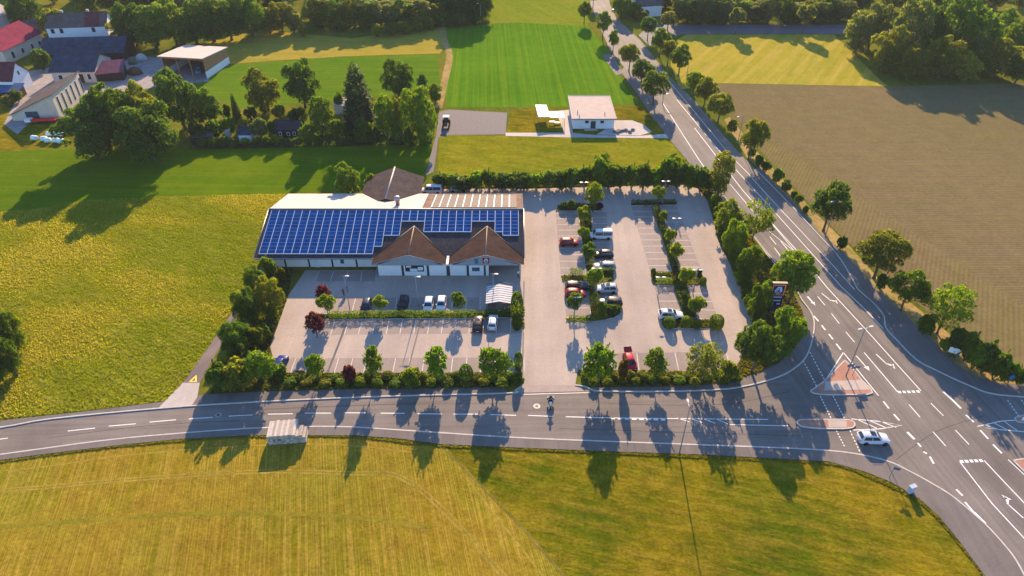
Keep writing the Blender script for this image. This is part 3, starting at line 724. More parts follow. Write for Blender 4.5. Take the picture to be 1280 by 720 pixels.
plant('ball', 855,362,334,21,'light','ball tree at the cross bed in the middle of the second island', GI)
plant('ball', 868,399,371,23,'light','ball tree nearest the side road on the second island', GI)
GW = 'trees between the car park and the main road'
plant('round', 939,466,404,57,'dark','big dark round tree at the right end of the strip by the junction', GW)
plant('broad', 974,445,385,44,'mid','tree at the corner in front of the pylon sign', GW)
plant('round', 985,380,314,63,'mid','largest round tree right behind the pylon sign', GW)
plant('broad', 944,402,352,26,'mid','leafy tree left of the pylon sign at the car park edge', GW)
plant('broad', 931,352,307,34,'mid','third tree up from the pylon sign beside the car park', GW)
plant('broad', 914,320,275,31,'fresh','upright tree between the car park and the spreading light tree', GW)
plant('airy', 940,300,250,44,'light','spreading light green tree leaning over the main road', GW)
plant('broad', 904,292,250,36,'light','light green bushy tree at the upper right edge of the car park', GW)
plant('tall', 897,244,191,32,'olive','upright thin tree at the far right corner of the car park', GW)
plant('shrub', 893,262,243,16,'mid','bush under the upright tree at the curved car park corner', GW)
plant('shrub', 958,384,366,18,'dark','low dark bush at the foot of the pylon sign', GW)
plant('shrub', 925,330,314,14,'mid','bush between two trees along the car park side', GW)
GE = 'avenue trees on the field side of the main road'
plant('round', 1029,289,228,48,'dark','dark avenue tree with a lamp head before its crown by the maize field', GE)
plant('round', 1092,348,289,66,'olive','widest avenue tree, dome-shaped, at the maize field edge', GE)
plant('round', 1126,388,336,52,'mid','dense flat-topped avenue tree between the dome-shaped and the ragged one', GE)
plant('airy', 1171,417,354,58,'fresh','ragged bright avenue tree nearest the junction', GE)
plant('round', 935,200,150,38,'olive','olive avenue tree above a row of small bushes', GE)
plant('round', 913,171,149,14,'mid','thin young avenue tree between two bigger ones', GE)
plant('round', 897,154,117,36,'olive','spreading avenue tree at the corner of the maize field', GE)
plant('round', 879,136,96,30,'olive','upright avenue tree just above the maize field corner', GE)
plant('round', 866,122,90,24,'mid','shorter tree behind the upright avenue tree by the golden field', GE)
plant('round', 848,95,55,27,'mid','avenue tree at the left edge of the golden field with a lamp before it', GE)
plant('round', 834,82,50,22,'olive','pale avenue tree squeezed between two darker ones by the golden field', GE)
plant('round', 824,72,35,25,'mid','avenue tree next below the far road junction', GE)
plant('round', 809,51,21,23,'dark','avenue tree standing right at the far road junction', GE)
plant('round', 834,38,14,23,'grey','roundish tree on the far corner of the side road junction')
GV = 'avenue trees on the crop field side of the main road'
plant('round', 816,131,89,38,'mid','large avenue tree nearest the white flat-roofed house', GV)
plant('round', 801,108,74,31,'dark','dark avenue tree second from the white house', GV)
plant('round', 786,89,55,28,'olive','avenue tree beside the roadside gravel patch', GV)
plant('round', 766,65,37,15,'mid','smallest avenue tree on the crop field side', GV)
plant('round', 753,49,14,21,'mid','conical-topped avenue tree beside the crop field', GV)
plant('round', 730,30,2,20,'dark','dark avenue tree at the top edge beside the far meadow', GV)
plant('round', 741,10,-16,16,'dark','farthest avenue tree on the crop field side', GV)
# bushes at the foot of the avenue
GB = 'bushes in a row along the main road'
for i, (x, y, w) in enumerate([(938,197,11),(947,208,12),(956,216,13),(970,229,16),(981,240,13),(991,249,9),(997,256,12),(1006,267,9),(888,126,10),(862,104,10),(1050,312,14),(1099,362,17),(1153,418,22)]):
    plant('shrub', x, y, y - w*1.15, w, 'dark' if i % 3 else 'mid', '%s bush counted down the field side of the main road' % ORD[[2,3,4,5,6,7,8,9,1,0,10,11,12][i]], GB)
GH = 'bushes of the roadside thicket at the junction'
for i, (x, y, t, w) in enumerate([(1190,444,412,30),(1204,452,416,28),(1214,462,428,28),(1226,466,430,30),(1240,474,440,30),(1255,477,452,24),(1270,480,458,22),(1284,482,462,22),(1180,438,422,18)]):
    plant('shrub', x, y, t, w, ('dark','mid','fresh')[i % 3], '%s bush from the white sign in the thicket right of the junction' % ORD[i] if i < 8 else 'low dark bush between the ragged avenue tree and the white sign', GH)

# back hedge of the car park
GK = 'tall shrubs in the hedge behind the car park'
xs = [553,566,580,596,612,627,641,655,670,685,700,714,730,746,760,775,789,803,818,832,846,860,874,886]
tops = [212,214,216,211,208,213,214,212,211,210,210,207,203,194,200,206,203,201,206,195,198,203,205,212]
for i, (x, t) in enumerate(zip(xs, tops)):
    plant('shrub', x, 236 if x < 860 else 238, t+3, 23 + (i % 3)*3, ('dark','mid','dark','fresh','mid')[i % 5], '%s shrub from the store in the hedge behind the car park' % ORD[i], GK)
plant('broad', 751,228,193,26,'mid','tallest dark tree rising out of the hedge behind the car park')
plant('broad', 838,226,193,24,'mid','tree rising from the hedge behind the second parking island')
plant('broad', 437,247,205,32,'mid','rounded tree behind the store beside the brown gabled annex')
plant('shrub', 466,240,218,18,'light','light green bush half hidden behind the brown annex roof')

# front planting strip shrubs
GS = 'mixed shrubs in the planting strip by the side road'
i = 0
for x in range(352, 652, 11):
    yb = (474,482)[i % 2] + R.uniform(-1.5,1.5)
    plant('shrub', x, yb, 0, 16+R.randint(0,7), R.choice(['olive','mid','light','mid','olive']), '%s low shrub from the left in the strip left of the entrance' % ORD[i], GS, .1, hgt=R.uniform(.9,1.6)); i += 1
plant('clipped', 583,477,456,17,'dark','round dark clipped bush at mid strip by the side road')
plant('shrub', 515,482,459,28,'light','bright sprawling bush in the strip below the middle bays')
i = 0
for x in range(732, 925, 9):
    yb = ((473,480)[i % 2] if x < 880 else (470,477)[i % 2]) + R.uniform(-1.5,1.5)
    plant('shrub', x, yb, 0, 15+R.randint(0,6), R.choice(['olive','light','olive','mid']), '%s low shrub from the entrance in the right-hand strip' % ORD[i], GS, .1, hgt=R.uniform(.9,1.5)); i += 1
plant('shrub', 777,478,448,15,(.08,.055,.012),'upright brownish shrub just left of the red car')
plant('shrub', 907,476,451,26,'light','bright bush beside the loose olive tree')
for i, (x, y, t, w, c) in enumerate(sorted([(312,428,404,20,'dark'),(325,432,408,22,'olive'),(318,402,384,16,'mid'),(335,425,405,14,'dark'),(330,470,452,18,'olive'),(286,462,446,16,'gold'),(352,470,455,16,'mid'),(305,455,440,20,'dark'),(340,400,384,14,'mid')])):
    plant('shrub', x, y, t, w, c, '%s undergrowth bush from the left among the trees beside the car park' % ORD[i], 'undergrowth between track and car park', .1)
i = 0
for k in range(14):
    t = k/13; x = 890+ (938-890)*t + (0 if t < .6 else 0); y = 262 + (408-262)*t; x = 893 + (y-262)*.34
    plant('shrub', x, y, y-13-4*(k % 2), 17, ('mid','dark','fresh')[k % 3], '%s shrub down the right edge of the car park, from the far corner' % ORD[k], 'shrubs edging the right side of the car park', .1)

# hedges and clipped bushes on the car park
hedge([(412,397),(500,396),(580,395.5),(638,394.5)], 1.0, 1.05, 'mid', 'long low clipped hedge between the two rows of bays')
plant('clipped', 646,399,366,15,'mid','tall clipped block of hedge right of the cart shelter', None, .1)
plant('clipped', 646,411,392,13,'dark','low clipped ball below the tall clipped block')
plant('clipped', 648,462,440,11,'dark','clipped ball at the corner of the strip left of the entrance')
hedge([(712,343),(728,343)], 1.1, 1.1, 'mid', 'short hedge across the first island left of its middle tree')
hedge([(752,341),(766,340.5)], 1.1, 1.1, 'mid', 'short hedge across the first island below the silver estate')
hedge([(748,354.5),(764,353.5)], .9, .8, 'olive', 'low hedge across the first island above the silver car')
hedge([(711,401),(735,401),(758,397)], 1.2, .7, 'mid', 'low curved hedge at the near end of the first island')
hedge([(789,256),(820,255.5),(844,255)], .9, 1.0, 'dark', 'low dark hedge across the far end of the second island')
hedge([(820,354.5),(841,354.5)], 1.1, 1.1, 'mid', 'clipped hedge in the cross bed of the second island, left half')
hedge([(854,355),(866,354.5)], 1.0, .9, 'olive', 'short olive hedge in the cross bed, right of its ball tree')
hedge([(819,262),(832,298),(845,338)], 1.5, .9, 'dark', 'dark hedge strip between the far bays of the second island')
hedge([(848,358),(857,384),(861,396)], 1.9, .9, 'dark', 'dark hedge strip between the near bays of the second island')
hedge([(730,268),(735,310),(738,336)], 1.3, .8, 'dark', 'narrow hedge strip down the far half of the first island')
hedge([(740,355),(744,388)], 1.3, .9, 'dark', 'narrow hedge strip down the near half of the first island')
hedge([(816,344),(838,343.5)], .8, .5, 'dark', 'sparse low hedge above the cross bed of the second island')
for x, y, t, w, c, l in [(713,263,250,14,'dark','dark round bush at the upper left of the first island'),(703,262,254,9,'dark','low bush at the far left tip of the first island'),(749,262,254,10,'burg','reddish low bush at the foot of the tall lollipop tree'),
    (816,344,336,8,'dark','small bush at the left end of the cross bed'),(874,343,336,8,'dark','small dark bush at the right end of the cross bed'),(878,356,347,9,'dark','round clipped ball at the right of the cross bed'),
    (836,409,397,15,'mid','round clipped ball in front of the white off-roader'),(857,408,396,14,'mid','middle clipped ball at the near end of the second island'),(870,410,400,12,'mid','low bush right of the middle clipped ball'),(894,410,394,18,'mid','large clipped ball at the right near corner of the second island'),
    (752,392,378,15,'mid','bush right of the near hedge strip on the first island'),(764,392,381,16,'dark','dark bush behind the dark hatchback'),(771,388,380,12,'mid','bush at the right near tip of the first island'),(762,355,348,8,'dark','small bush beside the silver car'),(807,258,250,6,'dark','tiny bush on the far hedge of the second island')]:
    plant('clipped' if 'clipped' in l else 'shrub', x, y, t, w, c, l, 'bushes on the car park islands', .1, hmin=.6)

# garden plots and the big clump by the farm
GG = 'garden trees behind the mown field'
plant('broad', 331,141,87,46,'olive','rounded tree left of the tall leafy garden tree', GG)
plant('broad', 382,134,76,46,'dark','tall dark leafy tree at the green strip, left of the spruce', GG)
plant('broad', 406,174,120,31,'mid','yellowish-topped tree in front of the tall dark leafy tree', GG)
plant('conifer', 453,168,84,50,'spruce','large dark spruce in the middle of the gardens', GG)
plant('broad', 500,122,74,46,'dark','dark broad tree behind, right of the spruce', GG)
plant('tall', 529,120,93,16,'dark','small dark tree right of the dark broad tree', GG)
plant('broad', 545,128,103,20,'mid','loose bush-like tree at the edge of the path', GG)
plant('broad', 485,175,120,31,'fresh','light green tree just right of the spruce foot', GG)
plant('broad', 502,170,122,18,'yellow','slim yellowish tree between two light green trees', GG)
plant('broad', 526,180,111,46,'fresh','tall light green tree next to the gravel yard', GG)
GC = 'big trees of the clump by the farm'
plant('broad', 122,196,128,74,'dark','large dark tree at the left of the clump by the farm', GC)
plant('broad', 195,200,130,80,'dark','wide rounded tree at the front right of the clump', GC)
plant('broad', 152,183,108,60,'mid','tallest tree with yellowish top in the middle of the clump', GC)
plant('broad', 232,162,89,52,'dark','dark tree at the back right of the clump below the open shed', GC)
plant('broad', 184,170,104,44,'olive','olive tree at the back of the clump near the yard', GC)
plant('broad', 264,158,112,38,'mid','smaller tree at the right end of the clump', GC)
plant('conifer', 298,152,118,13,'dark','small narrow conifer right of the clump', GC)
plant('shrub', 272,172,150,26,'mid','bushy shrub below the clump beside a garden shed', GC)
plant('shrub', 250,176,152,24,'dark','dark shrub under the clump at the fence', GC)
GD = 'shrubs of the garden plots'
for i, (x, y, t, w, c) in enumerate(sorted([(327,172,147,24,'grey'),(306,170,150,14,'gold'),(290,168,146,16,'mid'),(343,168,152,14,'dark'),(387,178,154,22,'mid'),(372,150,134,24,'dark'),(350,148,132,18,'olive'),(425,140,116,14,'dark'),(423,178,150,18,'mid'),(457,180,148,26,'dark'),(437,176,158,14,'dark'),(470,182,160,18,'dark'),(498,182,155,18,'mid'),(512,184,160,16,'dark'),(540,160,130,14,'fresh'),(315,150,134,18,'dark'),(285,150,130,16,'dark'),(400,150,132,14,'mid')])):
    plant('shrub', x, y, t, w, c, '%s shrub from the left among the garden sheds' % ORD[i], GD)
i = 0
for x in range(256, 540, 13):
    yb = 184 - (x-256)*.022; plant('shrub', x, yb, yb-9-(x*7 % 5), 15, ('dark','mid','dark')[i % 3], '%s low shrub along the garden fence above the mown field' % ORD[i], 'garden fence hedge'); i += 1
plant('shrub', 14,132,118,20,'olive','olive bush on the lawn beside the blue lean-to'); plant('shrub', 24,128,112,14,'mid','small green bush by the path to the farmyard')
plant('shrub', 55,88,62,22,'dark','dark bush between the red-roofed barn and the long dark barn')
plant('broad', 42,44,-14,42,'dark','tall dark tree behind the red-roofed barn'); plant('broad', 76,52,12,36,'olive','olive tree left of the white farmhouse')
plant('broad', 156,56,20,30,'yellow','yellowish round tree right of the white farmhouse')
# meadow thicket at the left edge
for x, y, t, w, c, l in [(-8,470,402,52,'mid','largest bush of the thicket cut by the left picture edge'),(24,438,388,34,'mid','upper right bush of the thicket at the left edge'),(22,470,420,30,'dark','lower right bush of the thicket at the left edge'),(-2,495,440,36,'dark','lowest bush of the thicket at the left edge'),(4,425,386,26,'mid','topmost bush of the thicket at the left edge')]:
    plant('broad', x, y, t, w, c, l, 'thicket at the left edge', name='thicket_bush', cat='bush')

# the wood behind the farm: individuals, rear rows partly hidden
GWD = 'trees of the wood behind the farm'
wood_front = [(172,58,4,40,'dark'),(196,60,8,46,'mid'),(222,57,0,48,'mid'),(246,54,4,42,'dark'),(268,52,-4,42,'mid'),(290,50,0,42,'dark'),(316,46,-8,44,'mid'),(338,42,10,24,'olive'),(354,40,2,30,'olive'),(368,41,8,22,'grey'),(402,34,-4,34,'olive'),(422,35,-2,36,'mid'),(444,33,-4,34,'olive'),(462,34,-1,36,'mid'),(484,33,2,38,'grey'),(506,32,-4,40,'mid'),(526,31,-2,36,'olive'),(545,30,4,24,'olive'),(572,25,-22,40,'dark'),(592,24,-24,40,'dark'),(603,24,-14,26,'mid')]
for i, (x, y, t, w, c) in enumerate(wood_front):
    plant('tall' if i % 3 == 1 else 'broad', x, y, t, w*1.12, c, '%s tree from the left along the front of the far wood' % ORD[i], GWD)
for i, (x, y, w) in enumerate(sorted([(490,44,20),(507,42,22),(523,40,18),(537,37,18),(552,34,16),(472,46,16),(380,46,16),(574,33,22),(595,31,18)])):
    plant('shrub', x, y, y-16, w, 'olive' if i < 6 else 'dark', '%s bush from the left at the sunny foot of the far wood' % ORD[i], 'bushes along the wood edge')
i = 0
for yrow, n, x0, x1 in [(18,15,100,600), (2,16,60,610), (-14,16,40,620), (-30,15,60,640)]:
    for k in range(n):
        x = x0 + (x1-x0)*(k+.5*R.random())/n
        if 372 < x < 398 and yrow > -20: continue
        plant(('tall','broad','tall','conifer')[i % 4], x, yrow+R.uniform(-4,4), yrow-36-R.uniform(0,14), R.uniform(32,44), ('mid','dark','olive','mid','grey')[i % 5] if i % 4 != 3 else 'spruce', 'tree in the depth of the far wood behind its front row', GWD); i += 1
# right-hand wood
GRW = 'trees of the copse at the right'
for i, (x, y, t, w, c, l) in enumerate([(1068,66,16,44,'grey','pale tree at the left tip of the copse'),(1102,88,32,44,'olive','second tree along the copse edge by the golden field'),(1132,99,56,44,'olive','low rounded tree at the corner of the copse nearest the maize'),(1172,97,47,52,'olive','spreading tree in the middle of the copse front'),(1200,100,66,36,'yellow','low yellowish tree in the gap of the copse front'),(1238,96,46,58,'olive','broad tree at the right of the copse front'),(1268,104,70,34,'mid','low tree at the right picture edge before the copse'),(1125,76,-2,50,'grey','tall brownish tree behind the copse corner'),(1182,72,-12,66,'mid','tallest rounded tree in the copse'),(1212,82,22,46,'mid','dark tree behind the broad tree of the copse'),(1256,78,28,34,'mid','tree by the meadow gap at the right edge'),(1150,70,6,40,'dark','dark tree in the heart of the copse'),(1085,62,4,36,'grey','greyish tree behind the pale tip of the copse'),(1238,60,10,36,'mid','rear tree of the copse at the far lane')]):
    plant('broad', x, y, t, w, c, l, GRW)
i = 0
for yrow, n, x0, x1 in [(28,15,842,1060), (12,18,800,1290), (-8,20,770,1310), (-28,20,770,1330)]:
    for k in range(n):
        x = x0 + (x1-x0)*(k+.6*R.random())/n
        plant(('broad','tall','broad')[i % 3], x, yrow+R.uniform(-3,3), yrow-25-R.uniform(0,12), R.uniform(24,38), ('grey','mid','grey','olive')[i % 4], ('%s tree from the left in the belt right along the far side road' % ORD[k] if yrow == 28 else 'tree deep in the belt beyond the far side road'), 'trees of the belt beyond the far side road'); i += 1
plant('ball', 919,43,10,23,'grey','small street tree beside the far road, left of its twin'); plant('ball', 1003,42,5,23,'grey','small street tree beside the far road, nearest the copse')
for i, (x, y, t, w) in enumerate([(776,22,-10,26),(792,22,4,22),(784,12,-14,26),(802,26,12,18)]):
    plant('broad', x, y, t, w, ('mid','olive')[i % 2], '%s roadside tree from the main road before the far house' % ORD[i], 'trees before the far house')

# ------------------------------------------------------------------ grass tufts, ground cover (stuff)
def scatter(name, poly, n, size, col, label, z=.02, seed=1, up=.9, mask=None, tall=1.0):
    rng = np.random.default_rng(seed); P = np.array(poly); lo, hi = P.min(0), P.max(0); xs = []; ys = []; got = 0
    while got < n:
        x = lo[0]+(hi[0]-lo[0])*rng.random(n*2); y = lo[1]+(hi[1]-lo[1])*rng.random(n*2); k = inside(poly, x, y)
        if mask is not None: k &= mask(x, y, rng)
        xs.append(x[k]); ys.append(y[k]); got += k.sum()
    x = np.concatenate(xs)[:n]; y = np.concatenate(ys)[:n]
    a = rng.random(n)*6.283; s = size*(.5+rng.random(n)); h = s*tall; dx = np.cos(a)*s*.5; dy = np.sin(a)*s*.5; lx = rng.normal(size=n)*s*.35; ly = rng.normal(size=n)*s*.35
    zz = np.full(n, z)
    V = np.stack([np.stack([x-dx,y-dy,zz],1), np.stack([x+dx,y+dy,zz],1), np.stack([x+dx*1.2+lx,y+dy*1.2+ly,zz+h],1), np.stack([x-dx*1.2+lx,y-dy*1.2+ly,zz+h*.8],1)],1)
    o = place(name, quads_mesh(name, V, BLADE), color=col); tag(o, label, 'grass', kind='stuff'); return o
def patch(thr, sign=1, soft=.28):      # broad drifts, tens of metres across, stretched along the mowing direction
    def m(x, y, rng):
        u = x*.93+y*.36; w = -x*.36+y*.93
        v = np.sin(u*.10+1.1*np.sin(w*.13+.5))*.8 + np.sin(w*.17+1.4*np.sin(u*.07)+2)*.7 + .45*np.sin(u*.31+w*.23) + .3*np.sin(w*.55+u*.2)
        return sign*v + rng.normal(size=x.shape)*soft > thr
    return m
scatter('tall_grass', MEADOW_P, 52000, .085, (.215,.212,.008), 'tall sunlit yellow-green grass of the meadow left of the store', seed=3, mask=patch(-.1), tall=2.0)
scatter('tall_grass', MEADOW_P, 60000, .085, (.135,.165,.005), 'darker grass patches of the meadow left of the store', seed=4, mask=patch(.05, -1), tall=2.0)
scatter('tall_grass', MEADOW_P, 22000, .10, (.36,.32,.09), 'pale flowering grass heads scattered over the meadow', seed=5, mask=patch(.75, 1, .4), tall=1.8)
scatter('verge_grass', smooth_path(PX((-100,595),(0,579),(150,559),(320,547),(450,548),(552,559),(800,569.5),(960,577),(1035,581),(1080,595),(1150,630),(1197,680),(1240,736)),3) + smooth_path(PX(*SOUTH_PATH),3)[::-1], 12000, .13, (.19,.175,.02), 'dry grass fringe along the pavement of the side road', seed=6)
for i, P in enumerate(BEDS):
    A = abs(sum(P[k][0]*P[(k+1)%len(P)][1]-P[(k+1)%len(P)][0]*P[k][1] for k in range(len(P))))/2
    scatter('ground_cover', P, int(A*26), .22, [(.075,.095,.012),(.11,.11,.014),(.06,.075,.012)][i % 3], 'low leafy ground cover filling planting bed', z=.12, seed=20+i)
# ------------------------------------------------------------------ buildings
def rel(mb, root):
    l = root.location; mb.v = [(x-l.x, y-l.y, z-l.z) for x, y, z in mb.v]; return mb
ROOFD = plain('dark_roof_tiles', (.050,.043,.045), .7, .25, 1.6, bump=.03)
def tile_roof(name, col, ang=0.0, row=.34):
    m, nt, b, o = _nt(name); tc = nt.nodes.new('ShaderNodeTexCoord').outputs['Object']
    w = nt.nodes.new('ShaderNodeTexWave'); w.bands_direction = 'X'; w.inputs['Scale'].default_value = 1; w.inputs['Distortion'].default_value = .3
    nt.links.new(_map(nt, tc, ang, .314/row, .01), w.inputs['Vector'])
    n1 = _range(nt, _noise(nt, tc, .5, 6.0, .75), .3, .7, .62, 1.38); n2 = _range(nt, _noise(nt, _map(nt, tc, ang, 3.0, 1.2), 1.0, 2.0), .3, .7, .82, 1.18)
    rgb = nt.nodes.new('ShaderNodeRGB'); rgb.outputs[0].default_value = (*col, 1)
    k = _math(nt, 'MULTIPLY', _math(nt, 'MULTIPLY', n1, n2), _range(nt, w.outputs['Fac'], 0, 1, .88, 1.1))
    nt.links.new(_bright(nt, rgb.outputs[0], k), b.inputs['Base Color']); b.inputs['Roughness'].default_value = .9; b.inputs['Specular IOR Level'].default_value = .03
    _bump(nt, w.outputs['Fac'], .15, .03, b); return m
T_DARK = tile_roof('slate_tiles', (.045,.042,.047), 0, .34); T_BROWN = tile_roof('brown_tiles', (.044,.025,.021), math.radians(90), .34)
T_RED = tile_roof('red_metal_roof', (.20,.028,.055), .5, .5); T_MAROON = tile_roof('maroon_tiles', (.115,.035,.04), 0, .34); T_GREY = tile_roof('grey_brown_tiles', (.105,.082,.075), 0, .4)
T_BLUE = tile_roof('blue_grey_tiles', (.035,.05,.075), 0, .4); T_PURPLE = tile_roof('purple_tiles', (.12,.05,.08), 0, .4); T_TAN = tile_roof('tan_roof', (.16,.11,.085), 0, .4)
SHEET = plain('pale_metal_roof', (.46,.39,.35), .8, .08, .3, spec=.05); CREAM = plain('cream_render', (.52,.45,.36), .85, .12, .6); RENDER = plain('white_render', (.74,.73,.72), .8, .07, .6)
WOOD = plain('larch_boards', (.34,.17,.075), .8, .2, 2.0); DKWOOD = plain('dark_boards', (.035,.022,.018), .85, .3, 1.5); FASCIA = plain('grey_boarding', (.30,.31,.32), .7, .08, 1.5)
CONC = plain('concrete', (.42,.39,.36), .85, .15, .8); BLUE = plain('blue_sheet_roof', (.03,.075,.17), .5, .15, .8); DARK = plain('dark_interior', (.02,.02,.022), .9, .2, 1.0)

def house(name, label, a, b, W, eave, ridge, wallm, roofm, over=.5, wins=(), hi=None, roofm2=None, cat='building', chimney=None, doors=()):
    """gabled building: front base line from px a to px b, W metres deep, ridge along the front; hi = monopitch back height"""
    A, B = Vector(G(*a)), Vector(G(*b)); d = B-A; L = d.length; rz = math.atan2(d.y, d.x)
    r = thing(name, label, cat, (A.x, A.y, 0), rz)
    m = MB()
    if hi is None:
        prof = [(0,0),(W,0),(W,eave),(W/2,ridge),(0,eave)]
    else: prof = [(0,0),(W,0),(W,hi),(0,eave)]
    k = len(prof); vs = [(0,y,z) for y, z in prof] + [(L,y,z) for y, z in prof]
    m.add(vs, [tuple(range(k)), tuple(range(2*k-1,k-1,-1))] + [(i,(i+k),(i+1)%k+k,(i+1)%k) for i in range(k)])
    m.build('wall', wallm, r)
    m = MB(); t = .16; e = .05
    if hi is None:
        s = (ridge-eave)/(W/2); dz = over*s
        m.slab([(-over,-over,eave-dz+e+t),(L+over,-over,eave-dz+e+t),(L+over,W/2,ridge+e+t),(-over,W/2,ridge+e+t)], t)
        m2 = MB(); m2.slab([(-over,W/2+.01,ridge+e+t),(L+over,W/2+.01,ridge+e+t),(L+over,W+over,eave-dz+e+t),(-over,W+over,eave-dz+e+t)], t)
        ro = m.build('roof', roofm, r); m2.build('rear_roof_slope', roofm2 or roofm, r)
        m = MB(); m.tube([(-over,W/2,ridge+e+t+.02),(L+over,W/2,ridge+e+t+.02)], .14, 6); m.build('ridge_cap', roofm2 or roofm, r)
    else:
        s = (hi-eave)/W
        m.slab([(-over,-over,eave-over*s+e+t),(L+over,-over,eave-over*s+e+t),(L+over,W+over,hi+over*s+e+t),(-over,W+over,hi+over*s+e+t)], t); ro = m.build('roof', roofm, r)
    for face, u, z, w, h in wins:
        fm = MB(); pm = MB(); dd = .06
        def bx(mb, u0, u1, z0, z1, d0, d1):
            if face == 'f': mb.box(u0,u1,-d1,-d0,z0,z1)
            elif face == 'r': mb.box(L+d0,L+d1,u0,u1,z0,z1)
            elif face == 'l': mb.box(-d1,-d0,u0,u1,z0,z1)
        bx(fm, u-w/2-.1,u+w/2+.1,z-.1,z+h+.1,.003,.05); bx(pm, u-w/2,u+w/2,z,z+h,.052,.07)
        f = fm.build('window', WHITE if wallm is not RENDER else CONC, r); pm.build('pane', GLASS, f)
    for face, u, w, h in doors:
        dm = MB()
        if face == 'f': dm.box(u-w/2,u+w/2,-.06,-.003,0.01,h)
        else: dm.box(L+.003,L+.06,u-w/2,u+w/2,0.01,h)
        dm.build('door', DKWOOD, r)
    if chimney:
        for cx, cy in chimney:
            m = MB(); zz = ridge - abs(cy-W/2)*(ridge-eave)/(W/2); m.box(cx-.35,cx+.35,cy-.35,cy+.35,zz-.3,zz+1.5); m.box(cx-.42,cx+.42,cy-.42,cy+.42,zz+1.5,zz+1.65); m.build('chimney', CONC, r)
    return r

# ---- the supermarket
SX0, SX1, EY0, EY1, RY, EZ, RZ = -51.0, 2.4, 111.3, 137.2, 124.3, 3.55, 7.05
WY = 113.2
st = thing('supermarket', 'long low supermarket with solar panels and twin brown front gables', 'store', (-24.3, 124.3, 0))
m = MB(); m.box(SX0+.6, -26.6, WY, WY+.4, 0, 4.05); m.box(SX0+.6, SX0+1.0, WY+.4, 136.0, 0, 3.5); m.box(SX1-1.0, SX1-.6, WY+.4, 136.0, 0, 3.5); m.box(SX0+.6, SX1-.6, 136.0, 136.4, 0, 3.5); m.box(-26.6, SX1-.6, WY+1.4, WY+1.8, 0, 3.6)
for xs in (SX0+.7, SX1-.9): m.add([(xs,WY,3.5),(xs,136,3.5),(xs,RY,RZ-.25),(xs+.2,WY,3.5),(xs+.2,136,3.5),(xs+.2,RY,RZ-.25)],[(0,2,1),(3,4,5),(0,1,4,3),(1,2,5,4),(2,0,3,5)])
rel(m, st).build('wall', plain('dark_wall_cladding', (.05,.05,.055), .7), st)
sl_f = (RZ-EZ)/(RY-EY0); SA = math.atan(sl_f)
m = MB(); m.slab([(SX0,EY0,EZ),(SX1,EY0,EZ),(SX1,RY,RZ),(SX0,RY,RZ)], .22); roof = rel(m, st).build('roof', T_DARK, st)
m = MB(); m.slab([(SX0,RY+.01,RZ),(-19,RY+.01,RZ),(-19,EY1,EZ),(SX0,EY1,EZ)], .22); rel(m, st).build('rear_roof', SHEET, st)
m = MB(); m.slab([(-18.98,RY+.01,RZ),(SX1,RY+.01,RZ),(SX1,EY1,EZ),(-18.98,EY1,EZ)], .22); rel(m, st).build('rear_roof', T_TAN, st)
m = MB(); m.tube([(SX0,RY,RZ+.03),(SX1,RY,RZ+.03)], .16, 6); rel(m, st).build('ridge_cap', METAL, st)
m = MB(); m.box(SX0-.02,SX1+.02,EY0-.14,EY0-.01,EZ-.28,EZ-.02); rel(m, st).build('gutter', METAL, st)
m = MB(); m.tube([(SX0-.05,EY0,EZ+.05),(SX0-.05,RY,RZ+.05)], .09, 5); m.tube([(SX1+.05,EY0,EZ+.05),(SX1+.05,RY,RZ+.05)], .09, 5); rel(m, st).build('verge_trim', METAL, st)
PANEL_GLASS = plain('solar_cell', (.002,.050,.185), .6, .4, .45, spec=.0); PGD = PANEL_GLASS
FRAME = plain('panel_frame', (.10,.17,.32), .5, .1, 1.0, metal=.2)
cw, rh = 1.612, .99
def panel_mesh(w, h):
    m = MB(); f = .045
    m.box(-w/2,w/2,-h/2,h/2,0,.035,1)
    m.add([(-w/2+f,-h/2+f,.038),(w/2-f,-h/2+f,.038),(w/2-f,h/2-f,.038),(-w/2+f,h/2-f,.038)],[(0,1,2,3)],0)
    return m.mesh('solar_panel', [PANEL_GLASS, FRAME])
pm = panel_mesh(cw-.10, rh-.05); RAIL = plain('white_mounting_rail', (.42,.48,.58), .5, .06)
rows = [12]*14+[10]+[7]*2+[3]*3+[6]*6+[3]*3+[6]+[7]*2
px0 = -50.25; top = .55
def on_slope(x, s, up): # s metres down the front slope from the ridge
    return (x+24.3, (RY - s*math.cos(SA))-124.3 - up*math.sin(SA), RZ - s*math.sin(SA) + up*math.cos(SA))
for c, n in enumerate(rows):
    for k in range(n):
        o = place('solar_panel', pm, roof); o.location = on_slope(px0+cw*(c+.5), top+rh*(k+.5), .10); o.rotation_euler = (SA, 0, 0)
for c in range(len(rows)+1):
    n = max(rows[c-1] if c else 0, rows[c] if c < len(rows) else 0); L = n*rh
    m = MB(); m.box(-.05,.05,-L/2,L/2,0,.13); o = m.build('mounting_rail', RAIL, roof); o.location = on_slope(px0+cw*c, top+L/2, .06); o.rotation_euler = (SA,0,0)
c = 0
while c < len(rows):
    e = c
    while e < len(rows) and rows[e] == rows[c]: e += 1
    m = MB(); W_ = (e-c)*cw; m.box(-W_/2,W_/2,-.06,.06,0,.15); o = m.build('edge_rail', RAIL, roof); o.location = on_slope(px0+cw*(c+e)/2, top+rh*rows[c]+.07, .06); o.rotation_euler = (SA,0,0)
    c = e
pb = panel_mesh(cw-.12, 10.6); sb = math.atan((RZ-EZ)/(EY1-RY))
TANP = plain('glare_tinted_panel', (.14,.11,.095), .7, .1, .4, spec=.05)  # sun glare on the rear panels is put into this tan colour
